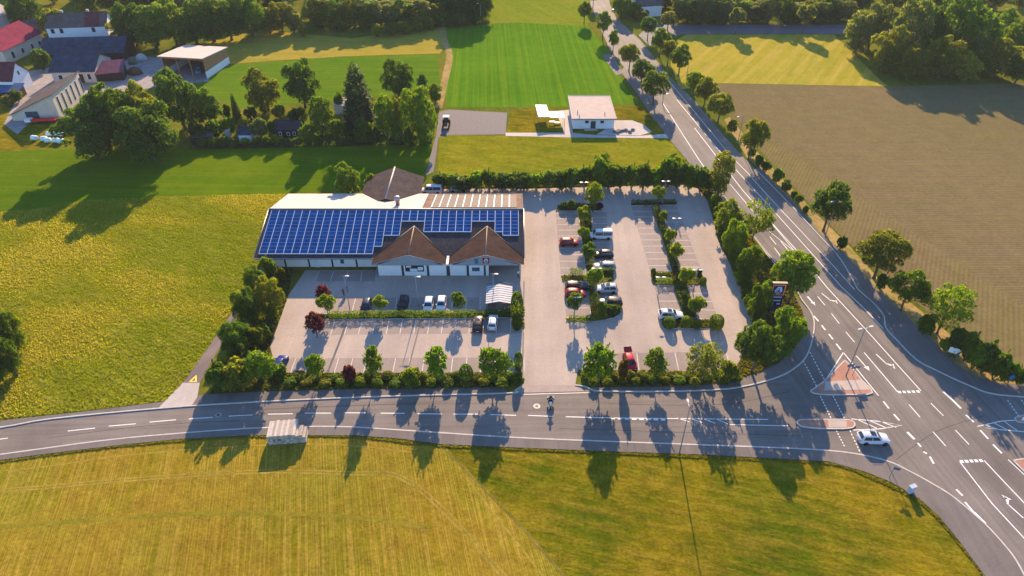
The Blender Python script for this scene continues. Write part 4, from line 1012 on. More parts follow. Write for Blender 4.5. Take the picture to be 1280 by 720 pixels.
pb2 = MB(); pb2.box(-(cw-.16)/2,(cw-.16)/2,-5.3,5.3,0,.04,0); pbm = pb2.mesh('rear_panel', [TANP]); rr = MB(); rr.box(-.10,.10,-5.3,5.3,0,.14); rrm = rr.mesh('rear_rail', RAIL)
rear = [ch for ch in st.children if ch.name.startswith('rear_roof')][1]
for k in range(11):
    x = -16.2+k*cw*1.02; y0, z0 = RY+6.2*math.cos(sb), RZ-6.2*math.sin(sb)
    o = place('solar_panel', pbm, rear); o.location = (x+24.3, y0-124.3+.1*math.sin(sb), z0+.1*math.cos(sb)); o.rotation_euler = (-sb,0,0)
    o = place('mounting_rail', rrm, rear); o.location = (x-cw/2+24.3, y0-124.3+.1*math.sin(sb), z0+.1*math.cos(sb)); o.rotation_euler = (-sb,0,0)
# twin gables
for gi, (xl, xr) in enumerate(((-27.4,-12.75),(-12.55,2.35))):
    xc = (xl+xr)/2; GZ = 5.75; FY = 109.0; BY = EY0 + (GZ-EZ)/sl_f
    for side_, xe in (('l', xl), ('r', xr)):
        m = MB(); m.slab([(xe,FY,EZ+.10),(xc,FY,GZ+.10),(xc,BY,GZ+.10),(xe,EY0,EZ+.10)], .16); rel(m, st).build('gable_roof', T_BROWN, st)
    m = MB(); m.tube([(xc,FY-.05,GZ+.14),(xc,BY,GZ+.14)], .09, 6); rel(m, st).build('ridge_cap', plain('ridge_tiles_%d' % gi, (.26,.19,.16), .8), st)
    m = MB(); m.tube([(xl,FY-.03,EZ+.02),(xc,FY-.03,GZ+.05),(xr,FY-.03,EZ+.02)], .07, 5); rel(m, st).build('verge_board', FASCIA, st)
    for xe in (xl, xr):
        m = MB(); m.tube([(xe,EY0,EZ+.16),(xc,BY,GZ+.16)], .06, 5); rel(m, st).build('valley_gutter', DKMETAL, st)
    m = MB(); wx0, wx1 = xl+.75, xr-.75
    m.add([(wx0,FY+.5,3.02),(wx1,FY+.5,3.02),(xc,FY+.5,GZ-.12),(wx0,FY+.7,3.02),(wx1,FY+.7,3.02),(xc,FY+.7,GZ-.12)],[(0,1,2),(5,4,3),(1,0,3,4),(2,1,4,5),(0,2,5,3)])
    gb = rel(m, st).build('gable_boarding', FASCIA, st)
    n = 26
    for k in range(1, n):
        x = wx0+(wx1-wx0)*k/n; zt = 3.02+(GZ-.14-3.02)*(1-abs(x-xc)/((wx1-wx0)/2))
        if zt-3.02 > .35:
            m = MB(); m.box(x-.03,x+.03,FY+.455,FY+.498,3.04,zt-.08); rel(m, st).build('batten', FASCIA, gb)
m = MB(); m.box(-13.1,-12.2,FY-.02,EY0+.6,EZ-.25,EZ+.14); rel(m, st).build('centre_gutter', plain('bright_flashing', (.75,.68,.6), .5), st)
m = MB(); m.box(-26.6,-6.5,110.15,114.6,0,3.02); rel(m, st).build('shop_front', DKMETAL, st)
PANELM = plain('white_wall_panel', (.80,.755,.70), .55, .05, .7)
def wall_panels(xs, y, z1=2.95):
    for a, b in xs:
        m = MB(); m.box(a, b, y-.09, y-.003, .15, z1); rel(m, st).build('wall_panel', PANELM, st)
wall_panels([(-50.3,-46.0),(-45.6,-41.2),(-40.8,-36.5),(-36.1,-31.6),(-31.2,-27.0)], WY, 2.95)
wall_panels([(-26.5,-21.9),(-21.4,-16.9),(-16.4,-13.0),(-12.3,-9.0),(-8.5,-5.6) ], 110.15)
wall_panels([(-5.2,-4.6)], 110.15)
m = MB(); m.box(-6.5,-4.5,110.15,114.6,0,3.02); rel(m, st).build('shop_front_corner', DKMETAL, st)
wm = MB(); wm.box(-21.1,-17.4,109.99,110.055,1.2,2.75); w = rel(wm, st).build('display_window', GLASS, st)
for x0, x1, z0, z1 in ((-20.9,-19.9,2.2,2.6),(-20.2,-18.7,1.25,1.9),(-18.6,-17.6,1.5,2.3)):
    m = MB(); m.box(x0,x1,109.97,109.988,z0,z1); rel(m, st).build('poster', WHITE, w)
m = MB(); m.box(-8.0,-6.3,109.99,110.055,1.2,2.3); w = rel(m, st).build('window', WHITE, st); m = MB(); m.box(-7.9,-6.4,109.97,109.988,1.3,2.2); rel(m, st).build('pane', plain('blue_poster', (.03,.09,.14), .4), w)
m = MB(); m.box(-34.6,-33.9,WY-.16,WY-.092,1.0,2.0); rel(m, st).build('poster_case', BLUE, st)
m = MB(); m.box(-40.0,-38.9,WY-.15,WY-.092,.1,2.3); rel(m, st).build('side_door', WHITE, st)
for x in (1.6,): 
    m = MB(); m.box(x-.15,x+.15,109.6,109.9,0,3.5); rel(m, st).build('porch_post', CONC, st)
m = MB(); m.box(-4.4,1.8,114.3,114.55,0,3.4); pw = rel(m, st).build('porch_wall', plain('porch_wall', (.30,.30,.31), .7), st)
m = MB(); m.box(-3.6,-.4,114.2,114.28,0.01,2.6); rel(m, st).build('sliding_door', GLASS, pw)
m = MB(); m.box(-4.45,1.9,109.7,114.2,3.2,3.3); rel(m, st).build('porch_ceiling', FASCIA, st)
m = MB(); q = G3(497,254,6.6); m.lathe([(.45,5.6),(.45,7.3),(.62,7.35),(.62,8.1),(.3,8.3)], 12, M=Matrix.Translation((q.x, q.y, 0))); rel(m, st).build('roof_vent', METAL, st)
# shop emblem: dark field with striped border and a pale curved A
NAVY = plain('navy_sign', (.012,.018,.06), .4); ORANGE = plain('orange_sign', (.85,.24,.08), .4); YEL = plain('yellow_sign', (.85,.5,.05), .4); PALEB = plain('pale_blue_sign', (.45,.62,.80), .4); RED = plain('red_sign', (.55,.02,.03), .4)
def text_mesh(s, size, mat):
    cu = bpy.data.curves.new('lettering', 'FONT'); cu.body = s; cu.size = size; cu.align_x = 'CENTER'; cu.align_y = 'CENTER'; cu.extrude = .01
    o = bpy.data.objects.new('lettering', cu); COL.objects.link(o); bpy.context.view_layer.update()
    me = bpy.data.meshes.new_from_object(o.evaluated_get(bpy.context.evaluated_depsgraph_get())); bpy.data.objects.remove(o)
    me.materials.clear(); me.materials.append(mat); return me
def emblem(parent, cx, y, cz, S):
    """front face towards -y at y, square of side S centred (cx, cz) in the parent's frame"""
    def sq(s, d, mat, nm):
        m = MB(); m.box(cx-s/2,cx+s/2,y-d,y-d+.012,cz-s/2,cz+s/2); return m.build(nm, mat, parent)
    sq(S,.012,ORANGE,'emblem_border'); sq(S*.90,.026,YEL,'emblem_border'); sq(S*.86,.040,RED,'emblem_border'); f = sq(S*.78,.054,NAVY,'emblem_field')
    def blade(pts, nm='emblem_stroke'):
        m = MB(); k = len(pts); m.add([(cx+px_*S, y-.068, cz+pz*S) for px_, pz in pts] + [(cx+px_*S, y-.056, cz+pz*S) for px_, pz in pts], [tuple(range(k)), tuple(range(2*k-1,k-1,-1))] + [(i,i+k,(i+1)%k+k,(i+1)%k) for i in range(k)]); m.build(nm, PALEB, f)
    blade([(-.30,-.13),(-.22,-.13),(-.06,.20),(.02,.32),(-.08,.32),(-.16,.22)])
    blade([(-.17,-.13),(-.09,-.13),(.03,.18),(.10,.32),(.04,.32),(-.02,.24)])
    blade([(.30,-.13),(.16,-.13),(.08,.10),(.08,.28),(.14,.32),(.20,.26)])
    blade([(-.12,.0),(.12,.0),(.12,.05),(-.10,.05)])
    for s, sz, dz in (('ALDI', .24, -.22), ('SÜD', .12, -.325)):
        o = place('lettering', text_mesh(s, S*sz, WHITE), f); o.location = (cx, y-.07, cz+S*dz); o.rotation_euler = (math.pi/2, 0, 0)
    return f
emblem(st, -5.1+24.3, 109.44-124.3, 4.25, 1.55)
m = MB(); m.box(-7.3,-6.6,109.40,109.44,3.5,4.7); rel(m, st).build('sign_panel', plain('teal_sign', (.03,.16,.22), .5), st)
# annex behind
T_ANNEX = tile_roof('annex_tiles', (.060,.047,.045), math.radians(90), .4)
an = thing('gabled_annex', 'brown-roofed annex with its gable ridge running away behind the supermarket', 'building', (-27.6, 138, 0))
m = MB(); m.box(-33.4,-21.8,136.5,145.0,0,3.2); m.add([(-33.4,136.5,3.2),(-21.8,136.5,3.2),(-27.6,136.5,5.7),(-33.4,145,3.2),(-21.8,145,3.2),(-27.6,145,5.7)],[(0,1,2),(5,4,3),(1,4,5,2),(0,2,5,3)]); rel(m, an).build('wall', CREAM, an)
m = MB(); m.slab([(-34.4,130.6,3.4),(-27.6,130.6,6.0),(-27.6,145.5,6.0),(-34.4,145.5,3.4)], .2); rel(m, an).build('roof', T_ANNEX, an)
m = MB(); m.slab([(-27.58,130.6,6.0),(-20.8,130.6,3.4),(-20.8,145.5,3.4),(-27.58,145.5,6.0)], .2); rel(m, an).build('roof', T_ANNEX, an)
m = MB(); m.tube([(-27.6,130.6,6.05),(-27.6,145.5,6.05)], .15, 6); rel(m, an).build('ridge_cap', CONC, an)

# ---- small white house, canopy, terrace things
hs = thing('flat_roofed_house', 'small white house with pale flat roof beside the main road', 'house', (*G(741,161), 0))
A = G(716,161); B = G(767,161); y1 = G(760,120,3.2)[1]
m = MB(); m.box(A[0],B[0],A[1],y1-.6,0,3.0); rel(m, hs).build('wall', RENDER, hs)
m = MB(); m.box(A[0]-.5,B[0]+.5,A[1]-.9,y1,3.0,3.3); rf = rel(m, hs).build('roof', plain('flat_roof_gravel', (.34,.27,.24), .85, .12, .5), hs)
m = MB()
for x0,x1,ya,yb in ((A[0]-.5,B[0]+.5,A[1]-.9,A[1]-.75),(A[0]-.5,B[0]+.5,y1-.15,y1),(A[0]-.5,A[0]-.35,A[1]-.75,y1-.15),(B[0]+.35,B[0]+.5,A[1]-.75,y1-.15)): m.box(x0,x1,ya,yb,3.302,3.42)
rel(m, hs).build('parapet_trim', CONC, rf)
for x, w_, z0, z1 in ((733,.9,1.7,2.4),(752,.9,1.7,2.4)):
    q = G(x,161)[0]; m = MB(); m.box(q-w_/2-.08,q+w_/2+.08,A[1]-.05,A[1]-.003,z0-.08,z1+.08); w = rel(m, hs).build('window', CONC, hs); m = MB(); m.box(q-w_/2,q+w_/2,A[1]-.07,A[1]-.052,z0,z1); rel(m, hs).build('pane', GLASS, w)
q = G(741,161)[0]; m = MB(); m.box(q-.7,q+.7,A[1]-.06,A[1]-.003,0.02,2.3); rel(m, hs).build('door', DKMETAL, hs)
m = MB(); m.box(q-2.5,q+1.2,A[1]-1.3,A[1]-.1,.0,.2); rel(m, hs).build('door_step', CONC, hs)
for x, y in ((724,146),(722,141),(756,143)):
    q = G3(x,y,3.3); m = MB(); m.tube([(q.x,q.y,3.3),(q.x,q.y,4.1)], [.12,.1], 7); rel(m, hs).build('vent_pipe', METAL, rf)
SAIL = plain('white_canvas', (.80,.80,.82), .7, .04, .8)
cn = thing('garden_canopy', 'white fabric canopy on posts left of the flat-roofed house', 'canopy', (*G(687,150), 0))
q0, q1, q2, q3 = (G3(x, y, 2.6) for x, y in ((669,132),(683,131),(688,146),(673,147)))
m = MB(); m.slab([q0+Vector((0,0,.3)), q1, q2, q3+Vector((0,0,.25))], .06); rel(m, cn).build('sail', SAIL, cn)
q4 = [G3(x, y, 2.5) for x, y in ((684,139),(704,139),(706,147),(688,147))]
m = MB(); m.slab(q4, .06); rel(m, cn).build('sail', SAIL, cn)
for q in (q0, q1, q3, q4[1], q4[2]): m = MB(); m.tube([(q.x,q.y,0),(q.x,q.y,q.z+.1)], .06, 6); rel(m, cn).build('post', METAL, cn)
for k, (x, y) in enumerate(((690,155),(696,155))):
    t_ = thing('garden_table' if k == 0 else 'garden_bench', ('white garden table standing under the canopy','white bench beside the garden table at the canopy')[k], 'table' if k == 0 else 'bench', (*G(x,y), .03)); m = MB(); m.box(-.8,.8,-.45,.45,.70 if not k else .42,.76 if not k else .48); m.build('top' if not k else 'seat', WHITE, t_)
    for sx in (-.7,.7):
        for sy in (-.35,.35): m = MB(); m.box(sx-.04,sx+.04,sy-.04,sy+.04,0,.70 if not k else .42); m.build('leg', METAL, t_)
for k in range(14):
    x = 765+R.random()*26; y = 162.5+R.random()*4.5; q = G(x,y); s = .35+R.random()*.4; m = MB()
    ring = lambda rr_, z: [(math.cos(t*1.047+k)*rr_*(.8+.3*((t*7+k) % 3)/3), math.sin(t*1.047+k)*rr_*(.8+.3*((t*5+k) % 3)/3), z) for t in range(6)]
    m.loft([ring(s,0),ring(s*1.05,s*.4),ring(s*.55,s*.8)]); tag(m.build('boulder', plain('boulder_%d' % k, (.20,.17,.15), .9, .3, 2.0), loc=(*q,.05)), 'grey boulder in the heap on the forecourt of the white house', 'boulder', 'boulders on the forecourt')

# ---- farm
house('barn', 'barn with bright red metal roof and cream walls at the left picture edge', (10,81),(56,58), 13, 5, 8.5, CREAM, T_RED, .8, [('f',4,1,1.2,2.2),('f',9,1.2,1.2,1.6),('f',14,1.2,1.2,1.6),('f',18,1,1.4,1.4)], doors=[('f',20.5,1.3,2.3)])
house('barn', 'tall pale barn behind the red-roofed one at the left edge', (-22,64),(27,43), 11, 8.5, 11.5, plain('pale_render', (.55,.53,.48), .85, .1, .5), SHEET, .4, [('f',12,3,1,1.4),('f',15,3,1,1.4)])
house('outbuilding', 'small outbuilding with grey-brown roof behind the red roof', (36,56),(58,52), 9, 4, 7, CREAM, T_GREY)
wh = house('farmhouse', 'white farmhouse with brown and maroon roofs above the long dark barn', (66,58),(140,55), 9, 6.6, 10.2, RENDER, T_GREY, .4, [('r',3,1.5,1.2,1.6),('r',7,1.5,1.2,1.6),('r',5,5.2,1,1.3),('f',2,4.6,1.1,1.5),('f',5,4.6,1.1,1.5),('f',16,4.6,1.1,1.5)], chimney=[(5,5.4),(14,5.4)])
m = MB(); m.slab([(13.2,-.45,6.65),(18.4,-.45,6.65),(18.4,4.4,10.38),(13.2,4.4,10.38)], .05); m.build('maroon_roof_patch', T_MAROON, wh)
house('long_barn', 'long dark timber barn with slate-blue roof across the farmyard', (57,79),(157,76), 11, 3.2, 6.6, DKWOOD, T_BLUE, .7, [('f',14,1.2,1.2,1.2)], doors=[('f',20,3,3)])
house('workshop', 'cream workshop with blue-grey gabled roof in front of the long barn', (69,104),(122,103), 13, 3.8, 7.2, CREAM, T_BLUE, .6, [('f',2.5,1.2,1.2,1.4),('f',11.5,1,1,1.8)], doors=[('f',8.6,2,2.8)])
house('lean_to', 'open lean-to with purple tiled roof right of the workshop', (124,103),(156,100), 7, 2.6, 0, DKWOOD, T_PURPLE, .4, hi=4.2)
bn = house('cream_barn', 'cream monopitch barn with a row of tall windows beside the big clump of trees', (76,149),(108,119), 13, 7.2, 0, CREAM, T_GREY, .5, [('f',2.5+3.1*k,1.2,.8,4.6) for k in range(6)], hi=1.8)
m = MB(); m.box(-.07,-.003,5.5,9,0.02,2.6); m.build('gate', plain('dark_teal_door', (.02,.05,.07), .6), bn)
house('farmhouse', 'white house with dark red roof cut by the left picture edge', (-24,119),(22,119), 9, 4.6, 8.6, RENDER, T_MAROON, .4, [('f',10.2,2,1,1.2),('f',12.3,2,1,1.2),('r',4.5,5,.7,1)])
house('lean_to', 'lean-to with blue sheet roof before the white house at left', (-12,125),(26,124), 4, 2.3, 0, DKWOOD, BLUE, .4, hi=3.2)
sh = thing('open_shed', 'open-fronted wooden shed with bright metal roof at the field edge', 'shed', (*G(234,97), 0))
A = Vector(G(208,95)); B = Vector(G(260,98)); D_ = 15.0; h0, h1 = 6.6, 5.2
dv = (B-A).normalized(); nv = Vector((-dv.y, dv.x)) ; 
def SH(u, v, z): p = A + dv*u + nv*v; return (p.x, p.y, z)
LL = (B-A).length
m = MB(); m.slab([SH(-.6,-.9,h0+.2), SH(LL+.4,-.9,h0+.2), SH(LL+.4,D_+.5,h1+.2), SH(-.6,D_+.5,h1+.2)], .3); rel(m, sh).build('roof', SHEET, sh)
m = MB(); m.hexa([SH(-.6,-1.0,h0-.35),SH(LL+.4,-1.0,h0-.35),SH(LL+.4,-.91,h0-.35),SH(-.6,-.91,h0-.35),SH(-.6,-1.0,h0+.2),SH(LL+.4,-1.0,h0+.2),SH(LL+.4,-.91,h0+.2),SH(-.6,-.91,h0+.2)]); rel(m, sh).build('fascia', WOOD, sh)
for u in (0, LL-.25):
    m = MB(); m.hexa([SH(u,0,2.2),SH(u+.25,0,2.2),SH(u+.25,D_,2.2),SH(u,D_,2.2),SH(u,0,h0-.15),SH(u+.25,0,h0-.15),SH(u+.25,D_,h1-.15),SH(u,D_,h1-.15)]); rel(m, sh).build('side_wall', WOOD, sh)
    m = MB(); m.hexa([SH(u-.1,0,0),SH(u+.35,0,0),SH(u+.35,D_,0),SH(u-.1,D_,0),SH(u-.1,0,2.19),SH(u+.35,0,2.19),SH(u+.35,D_,2.19),SH(u-.1,D_,2.19)]); rel(m, sh).build('base_wall', RENDER, sh)
m = MB(); m.hexa([SH(.25,D_-.25,0),SH(LL-.25,D_-.25,0),SH(LL-.25,D_,0),SH(.25,D_,0),SH(.25,D_-.25,h1-.15),SH(LL-.25,D_-.25,h1-.15),SH(LL-.25,D_,h1-.15),SH(.25,D_,h1-.15)]); rel(m, sh).build('rear_wall', WOOD, sh)
for u in (LL*.33, LL*.64): m = MB(); m.hexa([SH(u,.2,0),SH(u+.3,.2,0),SH(u+.3,.5,0),SH(u,.5,0),SH(u,.2,h0-.12),SH(u+.3,.2,h0-.12),SH(u+.3,.5,h0-.12),SH(u,.5,h0-.12)]); rel(m, sh).build('post', WOOD, sh)
house('far_house', 'far house with grey roof half hidden by trees at the top edge', (796,22),(826,20), 11, 4.5, 8.5, RENDER, T_GREY)
house('far_house', 'white far house glimpsed between trees right of the main road', (878,14),(900,13), 9, 6, 9, RENDER, T_MAROON)
# sheds in the gardens
def shed(label, a, b, W, e, r_, wm, rm, **k): return house('garden_shed', label, a, b, W, e, r_, wm, rm, .2, cat='shed', **k)
shed('low grey-roofed shed at the left end of the gardens', (240,181),(268,180), 5, 2.0, 0, DKWOOD, T_GREY, hi=2.6)
shed('dark-roofed shed with white front at the garden fence', (300,178),(315,178), 4.5, 2.1, 3.2, WHITE, T_BLUE)
shed('black-roofed shed with white curtained front left of the spruce', (346,172),(375,172), 6, 2.2, 3.6, DKWOOD, T_DARK, wins=[('f',1.2,.7,.6,.9),('f',3.4,.6,.6,.9),('f',5.0,.7,.6,.9)])
shed('pale shed with pinkish roof left of the spruce trunk', (419,143),(436,143), 5, 2.6, 0, CREAM, SHEET, hi=3.0)
shed('small pale shed at the foot of the spruce', (434,170),(447,170), 3, 2.0, 2.7, CREAM, T_DARK)
shed('tiny orange-lit hut beside the white-fronted shed', (282,172),(288,172), 2, 1.8, 2.4, CREAM, SHEET)
# garden fence: individual posts and rails
fn = thing('garden_fence', 'long low dark fence between the gardens and the mown field', 'fence', (*G(240,186), 0))
P0, P1 = Vector(G(238,187)), Vector(G(540,181)); n = 32
for k in range(n+1):
    p = P0.lerp(P1, k/n); m = MB(); m.box(p.x-.06,p.x+.06,p.y-.06,p.y+.06,0,1.25); rel(m, fn).build('post', DKWOOD, fn)
    if k < n:
        q = P0.lerp(P1, (k+1)/n); d = (q-p)
        for z in (.35,.75,1.1): m = MB(); m.hexa([(p.x,p.y-.1,z),(q.x,q.y-.1,z),(q.x,q.y-.065,z),(p.x,p.y-.065,z),(p.x,p.y-.1,z+.16),(q.x,q.y-.1,z+.16),(q.x,q.y-.065,z+.16),(p.x,p.y-.065,z+.16)]); rel(m, fn).build('rail', DKWOOD, fn)
# wrapped bales
WRAP = plain('bale_wrap', (.62,.70,.68), .45, .1, 1.5, obj=True)
bm = MB(); bm.lathe([(.45,-.62),(.60,-.58),(.66,-.4),(.66,.4),(.60,.58),(.45,.62)], 16, M=Matrix.Rotation(math.pi/2, 4, 'Y')); bme = bm.mesh('wrapped_bale', WRAP)
for i, (x, y, l) in enumerate([(44,175,'leftmost of the white wrapped bales on the farm lawn'),(56,176,'second wrapped bale in the front row'),(61,178,'third wrapped bale in the front row'),(71,178,'fourth wrapped bale in the front row'),(77,179,'rightmost wrapped bale of the front row under the tree'),(63,170,'left wrapped bale of the back row'),(71,170,'middle wrapped bale of the back row'),(78,171,'right wrapped bale of the back row')]):
    o = place('wrapped_bale', bme, loc=(*G(x,y), .66), rz=R.random()*.6-.3, scale=(1.25,1.1,1.0)); tag(o, l, 'bale', 'white wrapped bales')
# trailer by the barn, farm clutter
tr = thing('farm_trailer', 'red flat farm trailer parked along the end wall of the cream barn', 'trailer', (*G(58,153), 0), .12)
m = MB(); m.box(-3.5,3.0,-1.1,1.1,.8,1.0); m.build('bed', RED, tr); m = MB(); m.box(-3.5,3.0,-1.1,-1.02,1.0,1.5); m.build('side_board', RED, tr); m = MB(); m.box(-5.2,-3.5,-.9,.9,.6,1.3); m.build('drawbar_box', WHITE, tr)
for x in (-1.8,1.6):
    for y in (-1,1): m = MB(); m.lathe([(.2,-.12),(.42,-.12),(.42,.12),(.2,.12)], 12, M=Matrix.Translation((x,y,.42)) @ Matrix.Rotation(math.pi/2,4,'X')); m.build('wheel', BLACK, tr)
for i, (x, y, w, d, h, mt, l) in enumerate([(170,92,5,4,2.2,plain('manure_brown',(.12,.06,.03),.95,.3,1.5),'brown heap of firewood and earth in the farmyard'),(178,76,4,3,2.5,CONC,'concrete silage block by the long barn'),(166,80,3,2,2.0,plain('green_tarp',(.10,.13,.07),.8),'heap under a dull green tarpaulin in the farmyard')]):
    m = MB(); q = G(x,y); rg = lambda s, z: [(math.cos(t*.785)*w/2*s*(1+.12*math.sin(t*5+i)), math.sin(t*.785)*d/2*s*(1+.12*math.cos(t*3+i)), z) for t in range(8)]
    m.loft([rg(1,0),rg(.9,h*.5),rg(.6,h*.85),rg(.25,h)], smooth=True); tag(m.build('yard_heap', mt, loc=(*q,0)), l, 'heap')
# ------------------------------------------------------------------ vehicles
LAMPG = plain('headlamp_glass', (.75,.76,.78), .15, .05); TAIL = plain('tail_lamp', (.35,.01,.01), .2, .05); PLATE = plain('number_plate', (.7,.7,.68), .5, .03)
RIM = plain('alloy_rim', (.45,.46,.48), .35, .1, metal=.7); TRIM = plain('black_trim', (.02,.02,.022), .6, .1)
def car_parts(kind):
    S = dict(hatch=(4.1,.88,1.47,-.46,-.36,.10,.26,.88), estate=(4.65,.91,1.48,-.485,-.42,.06,.22,.90), suv=(4.6,.94,1.64,-.475,-.38,.04,.21,1.0), van=(4.95,.96,1.95,-.49,-.475,.24,.36,1.08))[kind]
    L, hw, H, r0, r1, f1, f0, belt = S; P = {}
    def ring(x, w, zb, zt): return [(x,-w*.86,zb),(x,-w,zb+.13),(x,-w,zt*.62+zb*.38),(x,-w*.96,zt-.07),(x,-w*.84,zt),(x,w*.84,zt),(x,w*.96,zt-.07),(x,w,zt*.62+zb*.38),(x,w,zb+.13),(x,w*.86,zb)]
    nose = .70 if kind != 'van' else .82
    m = MB(); m.loft([ring(-L*.5,hw*.82,.36,belt-.12),ring(-L*.485,hw*.94,.27,belt-.02),ring(-L*.40,hw,.22,belt),ring(-L*.2,hw,.2,belt),ring(L*.05,hw,.2,belt-.01),ring(L*.24,hw,.2,belt-.05),ring(L*.38,hw*.985,.22,nose+.12),ring(L*.465,hw*.92,.26,nose+.02),ring(L*.5,hw*.70,.34,nose-.16)], smooth=True)
    # glasshouse
    def cs(x, z):
        t = (z-belt)/(H-belt); wb = hw*.95; wt = hw*(.95-.26*t)
        h_ = [(wb, belt-.06), ((wb+wt)/2, (belt+z)/2), (wt, z-.05*t), (wt*.86, z+.005), (wt*.42, z+.03*t)]
        return [(x, -y_, z_) for y_, z_ in h_] + [(x, y_, z_) for y_, z_ in h_[::-1]]
    m.loft([cs(r0*L, belt+.02), cs((r0*.35+r1*.65)*L, belt+(H-belt)*.68), cs(r1*L, H-.08), cs((r1+.05)*L, H-.03), cs((r1*.5+f1*.5)*L, H), cs((f1-.06)*L, H-.02), cs(f1*L, H-.07), cs((f0*.5+f1*.5)*L, belt+(H-.07-belt)*.5), cs(f0*L, belt+.01)], smooth=True)
    P['body'] = (m.mesh('body_'+kind, PAINT), 1)
    def wq(nm, pts, off): 
        q = [Vector(p) for p in pts]; n = (q[1]-q[0]).cross(q[2]-q[0]).normalized(); 
        if n.dot(Vector(off)) < 0: n = -n
        m = MB(); m.add([p+n*.028 for p in q], [tuple(range(len(q)))]); P[nm] = (m.mesh(nm+'_'+kind, GLASS), 0)
    def sd(x, z, s): t = (z-belt)/(H-belt); return (x, s*(hw*(.95-.26*t)-.004), z)
    z0, z1 = belt+.05, H-.13
    def xr(z): t = (z-belt)/(H-belt); return (r0+(r1-r0)*t)*L
    def xf(z): t = (z-belt)/(H-belt); return (f0+(f1-f0)*t)*L
    wq('windscreen', [(xf(z0)+.0,-hw*.82,z0),(xf(z0),hw*.82,z0),(xf(z1+.03),hw*.62,z1+.03),(xf(z1+.03),-hw*.62,z1+.03)], (1,0,.5))
    wq('rear_window', [(xr(z0+.05),-hw*.78,z0+.05),(xr(z0+.05),hw*.78,z0+.05),(xr(z1),hw*.60,z1),(xr(z1),-hw*.60,z1)], (-1,0,.3))
    mid = (xr(z0)+xf(z0))/2
    for s in (-1, 1):
        wq('front_window.%d' % s, [sd(mid+.05,z0,s),sd(xf(z0)-.28,z0,s),sd(xf(z1)-.10,z1,s),sd(mid+.05,z1,s)], (0,s,.2))
        wq('rear_side_window.%d' % s, [sd(xr(z0)+.28,z0,s),sd(mid-.05,z0,s),sd(mid-.05,z1,s),sd(xr(z1)+.18,z1,s)], (0,s,.2))
        m = MB(); m.box(L*.445,L*.482,s*hw*.50-.17,s*hw*.50+.17,nose-.16,nose-.02); P['headlight.%d' % s] = (m.mesh('headlight_'+kind, LAMPG), 0)
        m = MB(); m.box(-L*.5-.012,-L*.485,s*hw*.70-.12,s*hw*.70+.12,belt-.32,belt-.1); P['tail_light.%d' % s] = (m.mesh('tail_light_'+kind, TAIL), 0)
        m = MB(); m.box(f0*L-.42,f0*L-.24,s*(hw+.02)-.08,s*(hw+.02)+.10,belt+.02,belt+.16); P['mirror.%d' % s] = (m.mesh('mirror_'+kind, PAINT), 1)
    for sx in (-.30, .315):
        for s in (-1, 1): m = MB(); m.lathe([(.01,-.012),(.385,-.012),(.385,.012),(.01,.012)], 16, M=Matrix.Translation((sx*L, s*(hw-.002), .35)) @ Matrix.Rotation(math.pi/2,4,'X'), smooth=False); P['wheel_arch.%d%d' % (s, sx*100)] = (m.mesh('wheel_arch', TRIM), 0)
    m = MB(); m.box(L*.485,L*.503,-hw*.62,hw*.62,.36,.50); P['front_bumper'] = (m.mesh('front_bumper_'+kind, TRIM), 0)
    m = MB(); m.box(-L*.508,-L*.492,-.26,.26,.50,.61); P['number_plate'] = (m.mesh('plate_'+kind, PLATE), 0)
    if kind in ('suv', 'estate'):
        for s in (-1, 1): m = MB(); m.tube([(r1*L+.2,s*hw*.68,H+.06),(f1*L-.35,s*hw*.68,H+.06)], .025, 5); P['roof_rail.%d' % s] = (m.mesh('roof_rail_'+kind, METAL), 0)
    if kind == 'suv': m = MB(); m.box(-.75,.05,-.42,.42,H+.012,H+.034); P['sunroof'] = (m.mesh('sunroof', GLASS), 0)
    return S, P
WHEEL = MB().lathe([(.20,-.11),(.30,-.115),(.33,-.08),(.33,.08),(.30,.115),(.20,.11)], 18).mesh('tyre', BLACK)
RIMM = MB().lathe([(.03,-.095),(.20,-.10),(.215,.0),(.20,.10),(.03,.095)], 12).mesh('rim', RIM)
CARS = {}
def make_car(kind, name, color, label, px, heading, group='cars parked on the supermarket car park', cat='car'):
    if kind not in CARS: CARS[kind] = car_parts(kind)
    S, P = CARS[kind]; L, hw = S[0], S[1]; sc = 1.0
    r = thing(name, label, cat, (*G(*px), .085), heading, group)
    for nm, (me, painted) in P.items(): place(nm.split('.')[0], me, r, color=color if painted else None)
    for sx in (-.30, .315):
        for s in (-1, 1):
            w = place('wheel', WHEEL, r); w.location = (sx*L, s*(hw-.09), .33); w.rotation_euler = (math.pi/2, 0, 0); place('rim', RIMM, w)
    return r
N_, S_, E_, W_ = math.pi/2, -math.pi/2, 0.0, math.pi
CW = (.62,.63,.64); 
make_car('hatch','parked_car',(.012,.022,.055),'dark blue hatchback at the left of the upper row by the store',(458,386),S_)
make_car('estate','parked_car',(.008,.010,.016),'black estate car with roof rails left of the two white cars',(504,384),S_)
make_car('hatch','parked_car',CW,'left one of two white cars parked side by side',(536,384),S_)
make_car('hatch','parked_car',CW,'right one of two white cars parked side by side',(552,383),S_)
make_car('suv','parked_car',(.030,.014,.012),'dark brown car with glinting roof below the long hedge',(597.5,407.5),N_)
make_car('hatch','parked_car',CW,'white car parked alone beside the dark brown one',(616,406),N_-.06)
make_car('hatch','parked_car',(.01,.03,.16),'blue car half hidden by trees at the left corner of the car park',(351,458),N_-.1)
make_car('hatch','parked_car',(.30,.012,.018),'red hatchback on the left side of the first island',(711,306),E_)
make_car('van','parked_van',CW,'white minibus van near the top of the first island',(751,297.5),W_, cat='van')
